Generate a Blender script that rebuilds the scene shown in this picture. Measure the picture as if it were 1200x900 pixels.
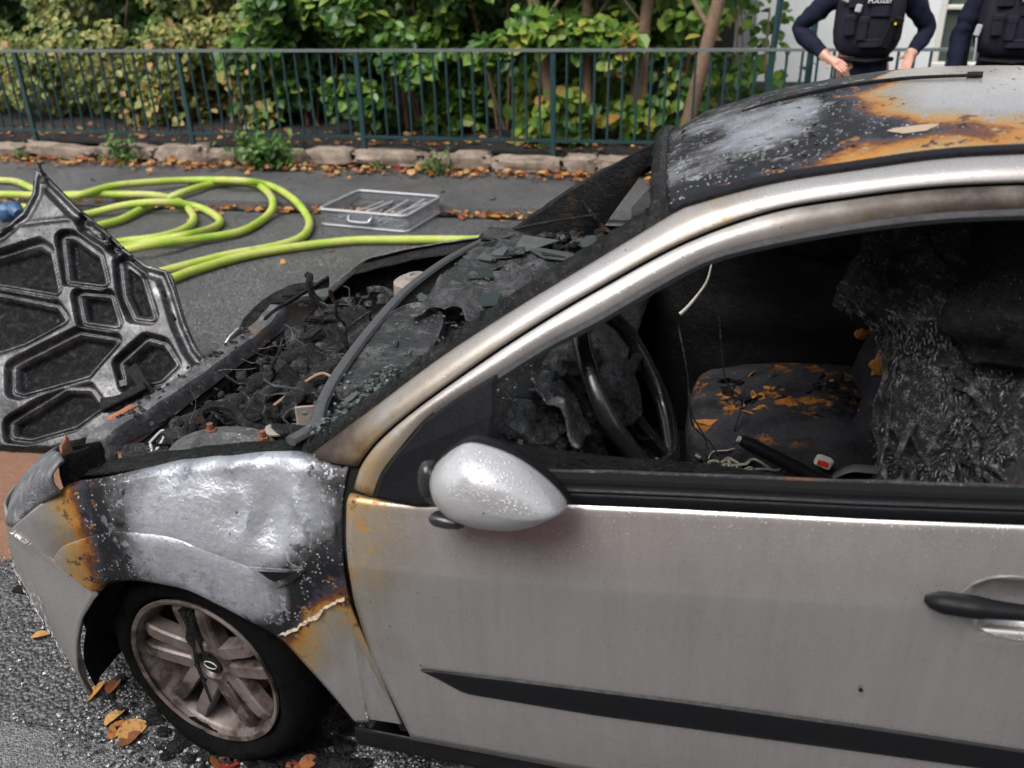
import bpy, math, random
import numpy as np
from mathutils import Vector, Matrix, noise

for o in list(bpy.data.objects): bpy.data.objects.remove(o)
S = bpy.context.scene
COL = S.collection
R = math.radians
RNG = random.Random(11)

# ------------------------------------------------------------------ camera, world, sun, exposure
cd = bpy.data.cameras.new('camera'); cam = bpy.data.objects.new('camera', cd); COL.objects.link(cam)
cd.sensor_width = 36.0; cd.lens = 30.52; cd.clip_start = .05; cd.clip_end = 500
yaw, pitch, roll = R(15.496), R(26.089), R(-1.417)
fw = Vector((-math.sin(yaw)*math.cos(pitch), math.cos(yaw)*math.cos(pitch), -math.sin(pitch)))
r0 = Vector((math.cos(yaw), math.sin(yaw), 0)); u0 = r0.cross(fw)
rr = r0*math.cos(roll) + u0*math.sin(roll); uu = u0*math.cos(roll) - r0*math.sin(roll)
m = Matrix((rr, uu, -fw)).transposed().to_4x4(); m.translation = (1.12564, -2.08543, 1.77852)
cam.matrix_world = m
cd.dof.use_dof = True; cd.dof.focus_distance = 2.35; cd.dof.aperture_fstop = 3.2
S.camera = cam

W = bpy.data.worlds.new("World"); S.world = W; W.use_nodes = True
wn = W.node_tree.nodes; wl = W.node_tree.links; wn.clear()
sky = wn.new('ShaderNodeTexSky'); sky.sky_type = 'NISHITA'; sky.sun_disc = False
SUN_EL, SUN_AZ = R(56), R(205)            # azimuth measured from +Y towards +X
sky.sun_elevation = SUN_EL; sky.sun_rotation = SUN_AZ
sky.air_density = 1.0; sky.dust_density = 4.0; sky.ozone_density = 1.0
hs = wn.new('ShaderNodeHueSaturation'); hs.inputs['Saturation'].default_value = .30
bg = wn.new('ShaderNodeBackground'); bg.inputs['Strength'].default_value = .15
wo = wn.new('ShaderNodeOutputWorld')
wl.new(sky.outputs[0], hs.inputs['Color']); wl.new(hs.outputs[0], bg.inputs[0]); wl.new(bg.outputs[0], wo.inputs[0])
sd = bpy.data.lights.new('sun', 'SUN'); sd.energy = 1.35; sd.angle = R(35); sd.color = (1, .97, .93)
sun = bpy.data.objects.new('sun', sd); COL.objects.link(sun)
sdir = Vector((math.sin(SUN_AZ)*math.cos(SUN_EL), math.cos(SUN_AZ)*math.cos(SUN_EL), math.sin(SUN_EL)))
sun.rotation_euler = (-sdir).to_track_quat('-Z', 'Y').to_euler(); sun.location = (0, 0, 12)
S.view_settings.view_transform = 'Standard'; S.view_settings.look = 'None'
S.view_settings.exposure = 0.90; S.view_settings.gamma = 1.0
S.render.engine = 'CYCLES'

# ------------------------------------------------------------------ node helpers and materials
class NT:
    def __init__(s, name):
        s.m = bpy.data.materials.new(name); s.m.use_nodes = True
        s.t = s.m.node_tree; s.n = s.t.nodes; s.l = s.t.links
        s.b = s.n['Principled BSDF']; s.pos = s.n.new('ShaderNodeNewGeometry').outputs['Position']
    def set(s, **k):
        for a, v in k.items():
            a = a.replace('_', ' ')
            if hasattr(v, 'is_output') or isinstance(v, bpy.types.NodeSocket): s.l.new(v, s.b.inputs[a])
            else: s.b.inputs[a].default_value = v if not (isinstance(v, tuple) and len(v) == 3) else (*v, 1)
        return s
    def node(s, ty, **k):
        n = s.n.new(ty)
        for a, v in k.items(): setattr(n, a, v)
        return n
    def mapped(s, scale):
        n = s.node('ShaderNodeMapping'); n.inputs['Scale'].default_value = scale
        s.l.new(s.pos, n.inputs[0]); return n.outputs[0]
    def noise(s, scale, detail=5, rough=.6, vec=None, dist=0):
        n = s.node('ShaderNodeTexNoise'); n.inputs['Scale'].default_value = scale
        n.inputs['Detail'].default_value = detail; n.inputs['Roughness'].default_value = rough
        n.inputs['Distortion'].default_value = dist
        s.l.new(vec or s.pos, n.inputs['Vector']); return n.outputs['Fac']
    def vor(s, scale, feature='F1', vec=None):
        n = s.node('ShaderNodeTexVoronoi', feature=feature); n.inputs['Scale'].default_value = scale
        s.l.new(vec or s.pos, n.inputs['Vector']); return n.outputs
    def math(s, op, a, b=0.0, c=None):
        n = s.node('ShaderNodeMath', operation=op)
        for i, v in enumerate((a, b) if c is None else (a, b, c)):
            if isinstance(v, (int, float)): n.inputs[i].default_value = v
            else: s.l.new(v, n.inputs[i])
        return n.outputs[0]
    def ramp(s, fac, stops, interp='LINEAR'):
        n = s.node('ShaderNodeValToRGB'); e = n.color_ramp; e.interpolation = interp
        cl = lambda c: (c, c, c, 1) if isinstance(c, (int, float)) else (*c, 1)
        a, b = e.elements[0], e.elements[-1]
        b.position = min(1.0, stops[-1][0]); b.color = cl(stops[-1][1]); a.position = stops[0][0]; a.color = cl(stops[0][1])
        for p, c in stops[1:-1]: e.elements.new(p).color = cl(c)
        s.l.new(fac, n.inputs[0]); return n.outputs[0]
    def mix(s, fac, a, b):
        n = s.node('ShaderNodeMix', data_type='RGBA')
        for i, v in ((0, fac), (6, a), (7, b)):
            if isinstance(v, (int, float)): n.inputs[i].default_value = v
            elif isinstance(v, tuple): n.inputs[i].default_value = (*v, 1)
            else: s.l.new(v, n.inputs[i])
        return n.outputs[2]
    def attr(s, name):
        n = s.node('ShaderNodeAttribute', attribute_name=name); return n.outputs['Fac']
    def bump(s, h, strength=.3, dist=.01, prev=None):
        n = s.node('ShaderNodeBump'); n.inputs['Strength'].default_value = strength
        n.inputs['Distance'].default_value = dist; s.l.new(h, n.inputs['Height'])
        if prev is not None: s.l.new(prev, n.inputs['Normal'])
        return n.outputs[0]

MT = {}
def burnt_paint():
    t = NT('burnt_silver_paint')
    n1 = t.noise(8, 4, .52, dist=.3); n2 = t.noise(70, 4, .6)
    streak = t.noise(30, 4, .6, t.mapped((1, 1, .12)))
    h = t.attr('scorch')
    amp = t.math('MULTIPLY', t.math('SUBTRACT', n1, .5), .34)
    amp2 = t.math('MULTIPLY', t.math('SUBTRACT', n2, .5), .12)
    amp3 = t.math('MULTIPLY', t.math('SUBTRACT', streak, .5), .10)
    hh = t.math('ADD', h, t.math('MULTIPLY', t.math('ADD', amp, t.math('ADD', amp2, amp3)), t.math('MINIMUM', t.math('MULTIPLY', h, 1.6), 1.0)))
    cr = t.noise(24, 6, .72); band = t.ramp(h, [(.30, 0), (.40, 1), (.80, 1), (.92, .5)])
    crisp = t.math('SUBTRACT', t.math('MULTIPLY', t.math('GREATER_THAN', cr, .585), .13), t.math('MULTIPLY', t.math('LESS_THAN', cr, .40), .12))
    hh = t.math('ADD', hh, t.math('MULTIPLY', crisp, band))
    col = t.ramp(hh, [(.0, (.43, .412, .41)), (.25, (.43, .412, .405)), (.33, (.34, .30, .25)), (.41, (.35, .235, .10)), (.475, (.36, .16, .035)),
                      (.53, (.11, .04, .018)), (.58, (.035, .036, .048)), (.64, (.014, .015, .018)), (.76, (.018, .018, .02)), (.82, (.07, .068, .07)),
                      (.86, (.15, .155, .17)), (.91, (.26, .27, .30)), (1., (.43, .445, .485))])
    met = t.ramp(hh, [(.0, .78), (.30, .70), (.36, .55), (.46, .35), (.55, .1), (.8, .1), (.92, .45), (1., .5)])
    rough = t.ramp(hh, [(.0, .27), (.36, .36), (.5, .45), (.6, .46), (.75, .52), (.9, .36), (1., .34)])
    # flakes, ash specks and droplet sparkle on burnt zones, sparkle painted as pale colour
    v = t.vor(130)
    speck = t.math('LESS_THAN', v['Distance'], .27)
    pick = t.math('MULTIPLY', t.math('GREATER_THAN', t.noise(17, 4, .7), .50), t.math('GREATER_THAN', v['Color'], .5))
    burnt = t.math('MULTIPLY', t.math('GREATER_THAN', hh, .56), t.math('LESS_THAN', hh, .88))
    f = t.math('MULTIPLY', t.math('MULTIPLY', speck, pick), burnt)
    col = t.mix(t.math('MULTIPLY', f, .75), col, (.42, .42, .43))
    # dark soot grains on the pale zones
    v2 = t.vor(48)
    g = t.math('MULTIPLY', t.math('LESS_THAN', v2['Distance'], .13), t.math('GREATER_THAN', t.noise(9, 3), .62))
    g = t.math('MULTIPLY', g, t.math('GREATER_THAN', h, .195))
    col = t.mix(t.math('MULTIPLY', g, .9), col, (.02, .02, .022))
    # running grime, fine
    gr = t.ramp(t.noise(9, 6, .7, t.mapped((1, 1, .25))), [(.35, .93), (.65, 1.0)])
    mm = t.node('ShaderNodeMix', data_type='RGBA', blend_type='MULTIPLY'); mm.inputs[0].default_value = 1
    t.l.new(col, mm.inputs[6]); t.l.new(gr, mm.inputs[7]); col = mm.outputs[2]
    # smooth brown-black smoke film and faint water runs
    soot = t.attr('soot'); sn = t.math('ADD', soot, t.math('MULTIPLY', t.math('SUBTRACT', t.noise(13, 6, .65), .5), t.math('MULTIPLY', soot, .9)))
    col = t.mix(t.ramp(sn, [(.02, 0), (.95, .96)]), col, (.026, .018, .015))
    met = t.mix(sn, met, (.05, .05, .05)); rough = t.mix(t.math('MULTIPLY', sn, .8), rough, (.55, .55, .55))
    runs = t.ramp(t.noise(55, 4, .6, t.mapped((1, 1, .035))), [(.35, .95), (.62, 1.02)])
    m3 = t.node('ShaderNodeMix', data_type='RGBA', blend_type='MULTIPLY'); m3.inputs[0].default_value = 1
    t.l.new(col, m3.inputs[6]); t.l.new(runs, m3.inputs[7]); col = m3.outputs[2]
    # rain beads
    d1 = t.vor(280); d2 = t.vor(150)
    b1 = t.math('MULTIPLY', t.math('MAXIMUM', t.math('SUBTRACT', .34, d1['Distance']), 0), t.math('GREATER_THAN', d1['Color'], .62))
    b2 = t.math('MULTIPLY', t.math('MAXIMUM', t.math('SUBTRACT', .24, d2['Distance']), 0), t.math('GREATER_THAN', d2['Color'], .74))
    beads = t.math('ADD', b1, t.math('MULTIPLY', b2, 2.2))
    bp = t.bump(beads, .30, .006)
    bp = t.bump(t.math('MULTIPLY', n2, t.math('MAXIMUM', t.math('SUBTRACT', hh, .5), 0)), .5, .01, bp)
    bp = t.bump(t.math('MULTIPLY', crisp, band), .6, .012, bp)
    rough = t.math('SUBTRACT', rough, t.math('MULTIPLY', t.math('GREATER_THAN', beads, .02), .12))
    t.set(Base_Color=col, Metallic=met, Roughness=rough, Normal=bp, Coat_Weight=t.math('MULTIPLY', t.ramp(hh, [(.0, .18), (.30, .16), (.40, .08), (.5, .02), (.85, .0), (1., .0)]), t.math('SUBTRACT', 1.0, t.math('MINIMUM', sn, 1.0))), Coat_Roughness=.18, Specular_IOR_Level=t.math('MULTIPLY', t.ramp(hh, [(.0, .5), (.34, .5), (.42, .25), (.58, .10), (.80, .10), (1., .35)]), t.math('SUBTRACT', 1.0, t.math('MULTIPLY', t.math('MINIMUM', sn, 1.0), .75))))
    return t.m
def char(name, dark=.008, light=.07, scale=22, bump=.9, rough=(.30, .75), tintc=None, hi=.72, spec=.16, fleck=.5, coat=0):
    t = NT(name)
    a = t.noise(scale, 9, .72); b = t.noise(scale*5, 5, .75); c = t.noise(scale*16, 2, .6)
    mixn = t.math('ADD', t.math('MULTIPLY', a, .6), t.math('MULTIPLY', b, .4))
    w = (1, 1, 1.05)
    stops = [(.36, tuple(dark*.5*q for q in w)), (.52, tuple(dark*1.6*q for q in w)), (hi-.06, tuple(light*q for q in w))]
    col = t.ramp(mixn, stops)
    if tintc:
        col = t.mix(t.ramp(t.noise(scale*.35, 5, .7), [(.56, 0), (.64, 1)]), col, tintc)
    if fleck:  # ash flecks plus wet glints, the glints painted into the base colour
        v = t.vor(scale*9)
        f = t.math('MULTIPLY', t.math('LESS_THAN', v['Distance'], .30), t.math('GREATER_THAN', t.noise(scale*2.2, 3), .57))
        col = t.mix(t.math('MULTIPLY', f, fleck), col, (light*2+.05, light*2+.05, light*2.05+.055))
    bp = t.bump(a, bump, .03); bp = t.bump(b, bump, .010, bp); bp = t.bump(c, bump*.6, .004, bp)
    t.set(Base_Color=col, Roughness=t.ramp(b, [(.35, rough[0]), (.65, rough[1])]), Normal=bp, Metallic=0.0, Specular_IOR_Level=spec)
    if coat: t.set(Coat_Weight=coat, Coat_Roughness=.14, Coat_Normal=bp)
    return t.m
def plain(name, col, rough=.5, metal=0, bump=0, scale=60, var=.25, coat=0, spec=None):
    if spec is None: spec = .18 if max(col) < .03 else .5
    t = NT(name)
    n = t.noise(scale, 5, .65)
    c = t.mix(n, tuple(v*(1-var) for v in col), tuple(min(1, v*(1+var)) for v in col))
    t.set(Base_Color=c, Roughness=t.ramp(t.noise(scale*.4, 4), [(.35, max(.05, rough-.1)), (.65, min(1, rough+.12))]), Metallic=metal, Coat_Weight=coat, Specular_IOR_Level=spec)
    if bump: t.set(Normal=t.bump(n, bump, .01))
    return t.m
def tinted(name, stops, rough=.5, trans=.0, spec=.4):
    t = NT(name)
    a = t.attr('tint'); n = t.noise(14, 4)
    f = t.math('ADD', a, t.math('MULTIPLY', t.math('SUBTRACT', n, .5), .3))
    col = t.ramp(f, stops)
    if name.startswith('fallen'): col = t.mix(t.ramp(t.noise(90, 5, .7), [(.48, 0), (.66, .75)]), col, (.06, .025, .012))
    t.set(Base_Color=col, Roughness=rough, Specular_IOR_Level=spec)
    if trans:
        tr = t.node('ShaderNodeBsdfTranslucent'); t.l.new(col, tr.inputs['Color'])
        mx = t.node('ShaderNodeMixShader'); mx.inputs[0].default_value = trans
        t.l.new(t.b.outputs[0], mx.inputs[1]); t.l.new(tr.outputs[0], mx.inputs[2])
        t.l.new(mx.outputs[0], t.n['Material Output'].inputs['Surface'])
    return t.m
MT['paint'] = burnt_paint()
MT['char'] = char('wet_char', .006, .06, 24, 1.0, (.12, .5), spec=.22, coat=.22)
MT['cabin'] = char('cabin_char', .012, .20, 24, 1.0, (.12, .45), spec=.5, coat=.5)  # lighter copy of the wet char; cabin brightness put into the colour
MT['char_soft'] = char('matt_char', .004, .022, 16, .9, (.4, .85), spec=.25, fleck=.2)
MT['char_grey'] = char('grey_ash_char', .010, .19, 28, 1.0, (.15, .55), hi=.70, spec=.35, coat=.35)
MT['char_rust'] = char('rusty_char', .010, .07, 20, .8, (.35, .8), (.11, .045, .02))
MT['fibre'] = char('burnt_fibre_cloth', .02, .34, 42, 1.0, (.3, .6), hi=.68, spec=.4, coat=.2)
MT['headliner'] = char('scorched_brown_cloth', .014, .06, 18, 1.0, (.5, .9), (.05, .028, .015))
def seat_mat():
    t = NT('burnt_seat_fabric')
    a = t.noise(9, 7, .7); b = t.noise(60, 4, .7)
    up = t.node('ShaderNodeSeparateXYZ'); t.l.new(t.node('ShaderNodeNewGeometry').outputs['Normal'], up.inputs[0])
    col = t.ramp(a, [(.3, (.018, .018, .021)), (.6, (.05, .05, .056))])
    mask = t.math('MULTIPLY', t.ramp(t.noise(7.5, 6, .7, t.mapped((1, 1, 1.4))), [(.55, 0), (.60, 1)]), t.ramp(up.outputs[2], [(.3, 0), (.7, 1)]))
    foam = t.ramp(t.noise(24, 5), [(.35, (.22, .07, .012)), (.55, (.42, .17, .03)), (.7, (.05, .025, .01))])
    col = t.mix(mask, col, foam)
    t.set(Base_Color=col, Roughness=.8, Specular_IOR_Level=.06, Normal=t.bump(t.math('ADD', a, t.math('MULTIPLY', b, .6)), 1.0, .016))
    return t.m
MT['seat'] = seat_mat()
def hood_mat():
    t = NT('scorched_black_steel')
    a = t.noise(7, 9, .72, dist=.4); b = t.noise(70, 5, .75)
    col = t.ramp(a, [(.34, (.008, .008, .009)), (.5, (.03, .03, .033)), (.62, (.08, .08, .084)), (.76, (.18, .18, .185))])
    col = t.mix(t.ramp(t.noise(4, 5), [(.62, 0), (.75, .4)]), col, (.10, .085, .065))
    col = t.mix(t.ramp(b, [(.36, .8), (.48, 0)]), col, (.006, .006, .007))
    t.set(Base_Color=col, Metallic=.55, Roughness=t.ramp(t.noise(16, 5, .7), [(.3, .16), (.7, .42)]), Normal=t.bump(b, .25, .003, t.bump(a, .2, .015)))
    return t.m
MT['hood'] = hood_mat()
MT['hoodfloor'] = char('hood_liner_char', .010, .10, 34, .9, (.25, .65))
MT['plastic'] = plain('black_plastic', (.007, .007, .0085), .36, 0, .12, 160, .3, 0, .13)
MT['rubber'] = plain('burnt_rubber', (.004, .004, .004), .85, 0, .6, 50, .6, 0, .05)
MT['gap'] = plain('dark_gap', (.006, .006, .006), .8)
MT['beam'] = char('scorched_crossmember', .05, .20, 16, .4, (.25, .5), (.10, .075, .055), spec=.5)
MT['rim'] = None
def rim_mat():
    t = NT('heat_browned_alloy')
    a = t.noise(9, 7, .7); b = t.noise(80, 4)
    col = t.ramp(a, [(.34, (.010, .008, .008)), (.43, (.035, .024, .020)), (.49, (.105, .080, .072)), (.62, (.15, .128, .121)), (.75, (.26, .245, .24))])
    t.set(Base_Color=col, Metallic=t.ramp(a, [(.4, .1), (.5, .22)]), Roughness=t.ramp(b, [(.3, .34), (.7, .5)]), Normal=t.bump(b, .15, .003))
    return t.m
MT['rim'] = rim_mat()
MT['rust'] = plain('rust', (.16, .06, .028), .8, 0, .5, 45, .5)
MT['mirror'] = None
def sil(name, base):
    t = NT(name)
    d1 = t.vor(260); d2 = t.vor(130)
    b1 = t.math('MULTIPLY', t.math('MAXIMUM', t.math('SUBTRACT', .36, d1['Distance']), 0), t.math('GREATER_THAN', t.noise(60, 2), .45))
    b2 = t.math('MULTIPLY', t.math('MAXIMUM', t.math('SUBTRACT', .28, d2['Distance']), 0), t.math('GREATER_THAN', t.noise(19, 2), .52))
    t.set(Base_Color=t.mix(t.noise(12, 5), tuple(v*.9 for v in base), base), Metallic=.5, Roughness=.28, Normal=t.bump(t.math('ADD', b1, t.math('MULTIPLY', b2, 2)), .5, .008), Coat_Weight=.5, Coat_Roughness=.12)
    return t.m
MT['mirror'] = sil('wet_silver_paint', (.46, .46, .47))
MT['glass'] = plain('sooty_glass', (.045, .05, .05), .42, 0, .3, 26, .7, .0)
MT['glassedge'] = plain('sooty_green_glass', (.02, .027, .026), .35, 0, .2, 30, .6, .0)
def far_glass():
    t = NT('smoked_door_glass'); t.set(Base_Color=(.35, .37, .34), Roughness=.25, Alpha=.35); return t.m
MT['farglass'] = far_glass()
MT['white'] = plain('white_paint', (.72, .72, .70), .6, 0, .1, 20, .06)
MT['wallwhite'] = plain('white_render', (.70, .72, .72), .85, 0, .3, 14, .05)
MT['cream'] = plain('cream_window_frame', (.62, .61, .56), .5, 0, 0, 20, .06)
MT['pane'] = plain('window_glass', (.06, .075, .065), .08, 0, 0, 6, .5, .3)
def asphalt(name, base, speckle, wet, bumps, scale=150):
    t = NT(name)
    a = t.noise(1.3, 7, .68); b = t.noise(scale*.45, 4, .75); v = t.vor(scale); g = t.noise(14, 5, .7)
    stone = t.ramp(v['Color'], [(.15, base*.35), (.55, base), (.80, base*1.3), (.97, base*speckle)])
    stone = t.mix(t.ramp(b, [(.38, .75), (.55, 0)]), stone, (base*.25, base*.25, base*.27))
    col = t.mix(t.math('MULTIPLY', t.ramp(a, [(.38, 0), (.62, 1)]), .5), stone, (base*.45, base*.45, base*.48))
    col = t.mix(t.ramp(g, [(.55, 0), (.75, .45)]), col, (base*1.5, base*1.45, base*1.4))
    h = t.math('ADD', t.math('MULTIPLY', v['Distance'], -1.0), t.math('MULTIPLY', b, .9))
    t.set(Base_Color=col, Roughness=t.ramp(a, [(.35, wet[1]), (.65, wet[0])]), Normal=t.bump(h, bumps, .014), Specular_IOR_Level=.5)
    return t.m
MT['road'] = asphalt('damp_asphalt', .095, 3.2, (.30, .6), .45, 95)
MT['lane'] = asphalt('grey_asphalt', .15, 1.6, (.42, .6), .5, 190)
MT['strip'] = asphalt('coarse_wet_asphalt', .085, 2.2, (.22, .5), .7, 85)
MT['walk'] = asphalt('damp_footpath_asphalt', .105, 1.6, (.35, .65), .35, 150)
MT['soil'] = char('dark_soil', .02, .06, 14, .8, (.7, .95), (.05, .032, .018))
MT['sand'] = plain('wet_binder_sand', (.17, .085, .05), .85, 0, .8, 26, .35)
MT['stone'] = None
def stone_mat():
    t = NT('mossy_kerb_stone')
    a = t.noise(6, 7, .7); b = t.noise(40, 5, .7)
    col = t.ramp(a, [(.3, (.09, .07, .055)), (.5, (.20, .155, .12)), (.7, (.33, .27, .22))])
    col = t.mix(t.ramp(t.noise(8, 5), [(.58, 0), (.7, .7)]), col, (.06, .085, .03))
    t.set(Base_Color=col, Roughness=.85, Normal=t.bump(b, .7, .012, t.bump(a, .6, .03)))
    return t.m
MT['stone'] = stone_mat()
MT['fence'] = plain('dark_green_fence_paint', (.010, .036, .040), .38, 0, .1, 60, .3)
MT['fencetop'] = plain('dull_rail_paint', (.11, .13, .13), .4, 0, .1, 40, .3)
MT['bark'] = plain('brown_bark', (.17, .11, .072), .85, 0, .9, 28, .6)
MT['hose'] = None
def hose_mat():
    t = NT('lime_hose_jacket')
    n = t.noise(3.5, 6, .65); w = t.noise(160, 2)
    col = t.ramp(n, [(.32, (.17, .32, .025)), (.45, (.28, .37, .04)), (.56, (.36, .39, .09)), (.68, (.30, .31, .12))])
    col = t.mix(t.ramp(t.noise(12, 6, .7), [(.60, 0), (.70, .55)]), col, (.14, .15, .06))
    t.set(Base_Color=col, Roughness=.6, Normal=t.bump(w, .3, .004)); return t.m
MT['hose'] = hose_mat()
MT['crate'] = plain('galvanised_crate', (.42, .43, .45), .42, .45, .1, 30, .15)
MT['mesh'] = plain('crate_side', (.17, .175, .19), .45, .3, .1, 60, .3)
MT['navy'] = plain('navy_uniform_cloth', (.007, .009, .022), .8, 0, .35, 40, .35)
MT['vest'] = plain('dark_vest_cloth', (.014, .013, .022), .7, 0, .35, 70, .35)
MT['skin'] = plain('skin', (.48, .26, .19), .5, 0, .1, 40, .1)
MT['hair'] = plain('brown_hair', (.05, .032, .02), .6, 0, .4, 90, .4)
MT['grey'] = plain('grey_plastic', (.35, .36, .38), .45)
MT['orange'] = plain('scorched_foam', (.42, .17, .03), .8, 0, .8, 40, .5)
MT['pale'] = plain('pale_debris', (.48, .45, .40), .7, 0, .6, 40, .3)
MT['red'] = plain('red_plastic', (.6, .03, .02), .35)
MT['blue'] = plain('blue_plastic', (.03, .08, .17), .4)
MT['bluecloth'] = plain('blue_seat_cloth', (.045, .056, .095), .85, 0, .6, 90, .5)
LEAF_GREEN = [(.0, (.02, .055, .012)), (.3, (.05, .13, .022)), (.55, (.12, .23, .036)), (.75, (.22, .32, .05)), (.9, (.38, .36, .07)), (1., (.36, .18, .05))]
LEAF_YEL = [(.0, (.04, .075, .018)), (.3, (.11, .15, .032)), (.55, (.22, .25, .06)), (.75, (.34, .32, .10)), (.9, (.42, .30, .12)), (1., (.32, .15, .06))]
LEAF_DRY = [(.0, (.10, .035, .014)), (.35, (.30, .10, .025)), (.6, (.42, .20, .05)), (.8, (.50, .32, .13)), (1., (.24, .03, .02))]
MT['leaf'] = tinted('broad_green_leaf', LEAF_GREEN, .38, .38)
MT['leafy'] = tinted('yellowing_leaf', LEAF_YEL, .42, .36)
MT['dry'] = tinted('fallen_leaf_skin', LEAF_DRY, .5, .12)
MT['gravel'] = tinted('wet_grit', [(.0, (.02, .02, .022)), (.5, (.06, .06, .062)), (.8, (.16, .16, .16)), (1., (.5, .5, .5))], .25)

# ------------------------------------------------------------------ mesh builder
class MB:
    def __init__(s): s.v = []; s.f = []; s.a = {}
    def add(s, vs, fs, **attrs):
        o = len(s.v); s.v += [tuple(map(float, p)) for p in vs]; s.f += [tuple(i+o for i in f) for f in fs]
        for k, val in attrs.items():
            d = s.a.setdefault(k, {})
            for i in range(len(vs)): d[o+i] = val[i] if hasattr(val, '__len__') else val
        return s
    def grid(s, P, closed=False, **attrs):
        n, mm = len(P), len(P[0]); vs = [p for row in P for p in row]; fs = []
        for i in range(n-1):
            for j in range(mm - (0 if closed else 1)):
                k = (j+1) % mm
                fs.append((i*mm+j, i*mm+k, (i+1)*mm+k, (i+1)*mm+j))
        at = {k: [x for row in val for x in row] for k, val in attrs.items()}
        return s.add(vs, fs, **at)
    def tube(s, pts, rad, seg=8, caps=True, flat=1.0, **attrs):
        pts = [Vector(p) for p in pts]; n = len(pts); rows = []; prev = None
        for i, p in enumerate(pts):
            t = (pts[min(i+1, n-1)] - pts[max(i-1, 0)]).normalized()
            if prev is None: a = t.orthogonal().normalized() if abs(t.z) > .95 else Vector((0, 0, 1)).cross(t).normalized()
            else:
                a = prev - t*prev.dot(t)
                a = a.normalized() if a.length > 1e-6 else t.orthogonal().normalized()
            prev = a; b = t.cross(a)
            r = rad[i] if hasattr(rad, '__len__') else rad
            rows.append([p + a*r*math.cos(2*math.pi*k/seg) + b*r*flat*math.sin(2*math.pi*k/seg) for k in range(seg)])
        o = len(s.v); s.grid(rows, True)
        if caps: s.f.append(tuple(o+k for k in range(seg))[::-1]); s.f.append(tuple(o+(n-1)*seg+k for k in range(seg)))
        for k, val in attrs.items():
            d = s.a.setdefault(k, {})
            for i in range(n*seg): d[o+i] = val
        return s
    def box(s, c, size, rot=None, bev=.0):
        x, y, z = (v/2 for v in size); M = rot or Matrix.Identity(3); c = Vector(c)
        if bev <= 0:
            vs = [c + M @ Vector((sx*x, sy*y, sz*z)) for sz in (-1, 1) for sy in (-1, 1) for sx in (-1, 1)]
            return s.add(vs, [(0, 2, 3, 1), (4, 5, 7, 6), (0, 1, 5, 4), (2, 6, 7, 3), (0, 4, 6, 2), (1, 3, 7, 5)])
        bv = min(bev, x*.9, y*.9, z*.9); rows = []
        def ring(ix, iy, zz):
            pts = []
            for sx, sy in ((1, -1), (1, 1), (-1, 1), (-1, -1)):
                a = (sx*(ix), sy*(iy-bv)); b = (sx*(ix-bv), sy*(iy))
                pts += [a, b] if (sx*sy > 0) else [b, a]
            return [c + M @ Vector((p[0], p[1], zz)) for p in pts]
        rows = [ring(x-bv, y-bv, -z), ring(x, y, -z+bv), ring(x, y, z-bv), ring(x-bv, y-bv, z)]
        o = len(s.v); s.grid(rows, True)
        s.f.append(tuple(o+k for k in range(8))[::-1]); s.f.append(tuple(o+24+k for k in range(8)))
        return s
    def blob(s, c, size, amp=.15, nu=14, nv=9, freq=3., rot=None, power=1.0, seed=0., **attrs):
        rows = []; M = rot or Matrix.Identity(3); c = Vector(c)
        sg = lambda v: math.copysign(abs(v)**power, v)
        for j in range(nv+1):
            th = math.pi*j/nv; row = []
            for i in range(nu):
                ph = 2*math.pi*i/nu
                d = Vector((sg(math.sin(th))*sg(math.cos(ph)), sg(math.sin(th))*sg(math.sin(ph)), sg(math.cos(th))))
                k = 1 + amp*noise.noise(d*freq + Vector((seed, seed*.7, seed*1.3)))
                row.append(c + M @ Vector((d.x*size[0]*k, d.y*size[1]*k, d.z*size[2]*k)))
            rows.append(row)
        o = len(s.v); s.grid(rows, True)
        for k, val in attrs.items():
            d = s.a.setdefault(k, {})
            for i in range(nu*(nv+1)): d[o+i] = val
        return s
    def prism(s, poly, fn, thick):
        """poly: list of 2-D points, fn(u,v,h) -> 3-D, h in {0, thick}"""
        n = len(poly); vs = [fn(u, v, 0) for u, v in poly] + [fn(u, v, thick) for u, v in poly]
        return s.add(vs, [tuple(range(n))[::-1], tuple(range(n, 2*n))] + [(i, (i+1) % n, n+(i+1) % n, n+i) for i in range(n)])
    def mesh(s, name, mat, off=(0, 0, 0), smooth=True, sharp=40):
        me = bpy.data.meshes.new(name)
        v = np.array(s.v, float).reshape(-1, 3) - np.array(off)
        me.from_pydata(v.tolist(), [], s.f)
        for m_ in (mat if isinstance(mat, (list, tuple)) else [mat]): me.materials.append(m_)
        if smooth:
            me.polygons.foreach_set('use_smooth', [True]*len(me.polygons))
            if sharp: me.set_sharp_from_angle(angle=R(sharp))
        for k, d in s.a.items():
            at = me.attributes.new('scorch' if k == 'heat' else k, 'FLOAT', 'POINT'); arr = [0.0]*len(v)
            for i, x in d.items(): arr[i] = float(x)
            at.data.foreach_set('value', arr)
        me.update(); return me
    def done(s, name, mat, parent=None, label=None, smooth=True, sharp=40, thick=0, kind=None, flip=1):
        off = Vector((0, 0, 0)); p = parent
        while p is not None: off += p.location; p = p.parent
        o = bpy.data.objects.new(name, s.mesh(name, mat, off, smooth, sharp)); COL.objects.link(o)
        if parent is not None: o.parent = parent
        if label: o['label'] = label
        if kind: o['kind'] = kind
        if thick:
            md = o.modifiers.new('thickness', 'SOLIDIFY'); md.thickness = thick; md.offset = -1*flip
        return o
def thing(name, loc, label, cat, group=None):
    o = bpy.data.objects.new(name, None); COL.objects.link(o); o.location = loc; o.empty_display_size = .1
    o['label'] = label; o['category'] = cat
    if group: o['group'] = group
    return o
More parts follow.
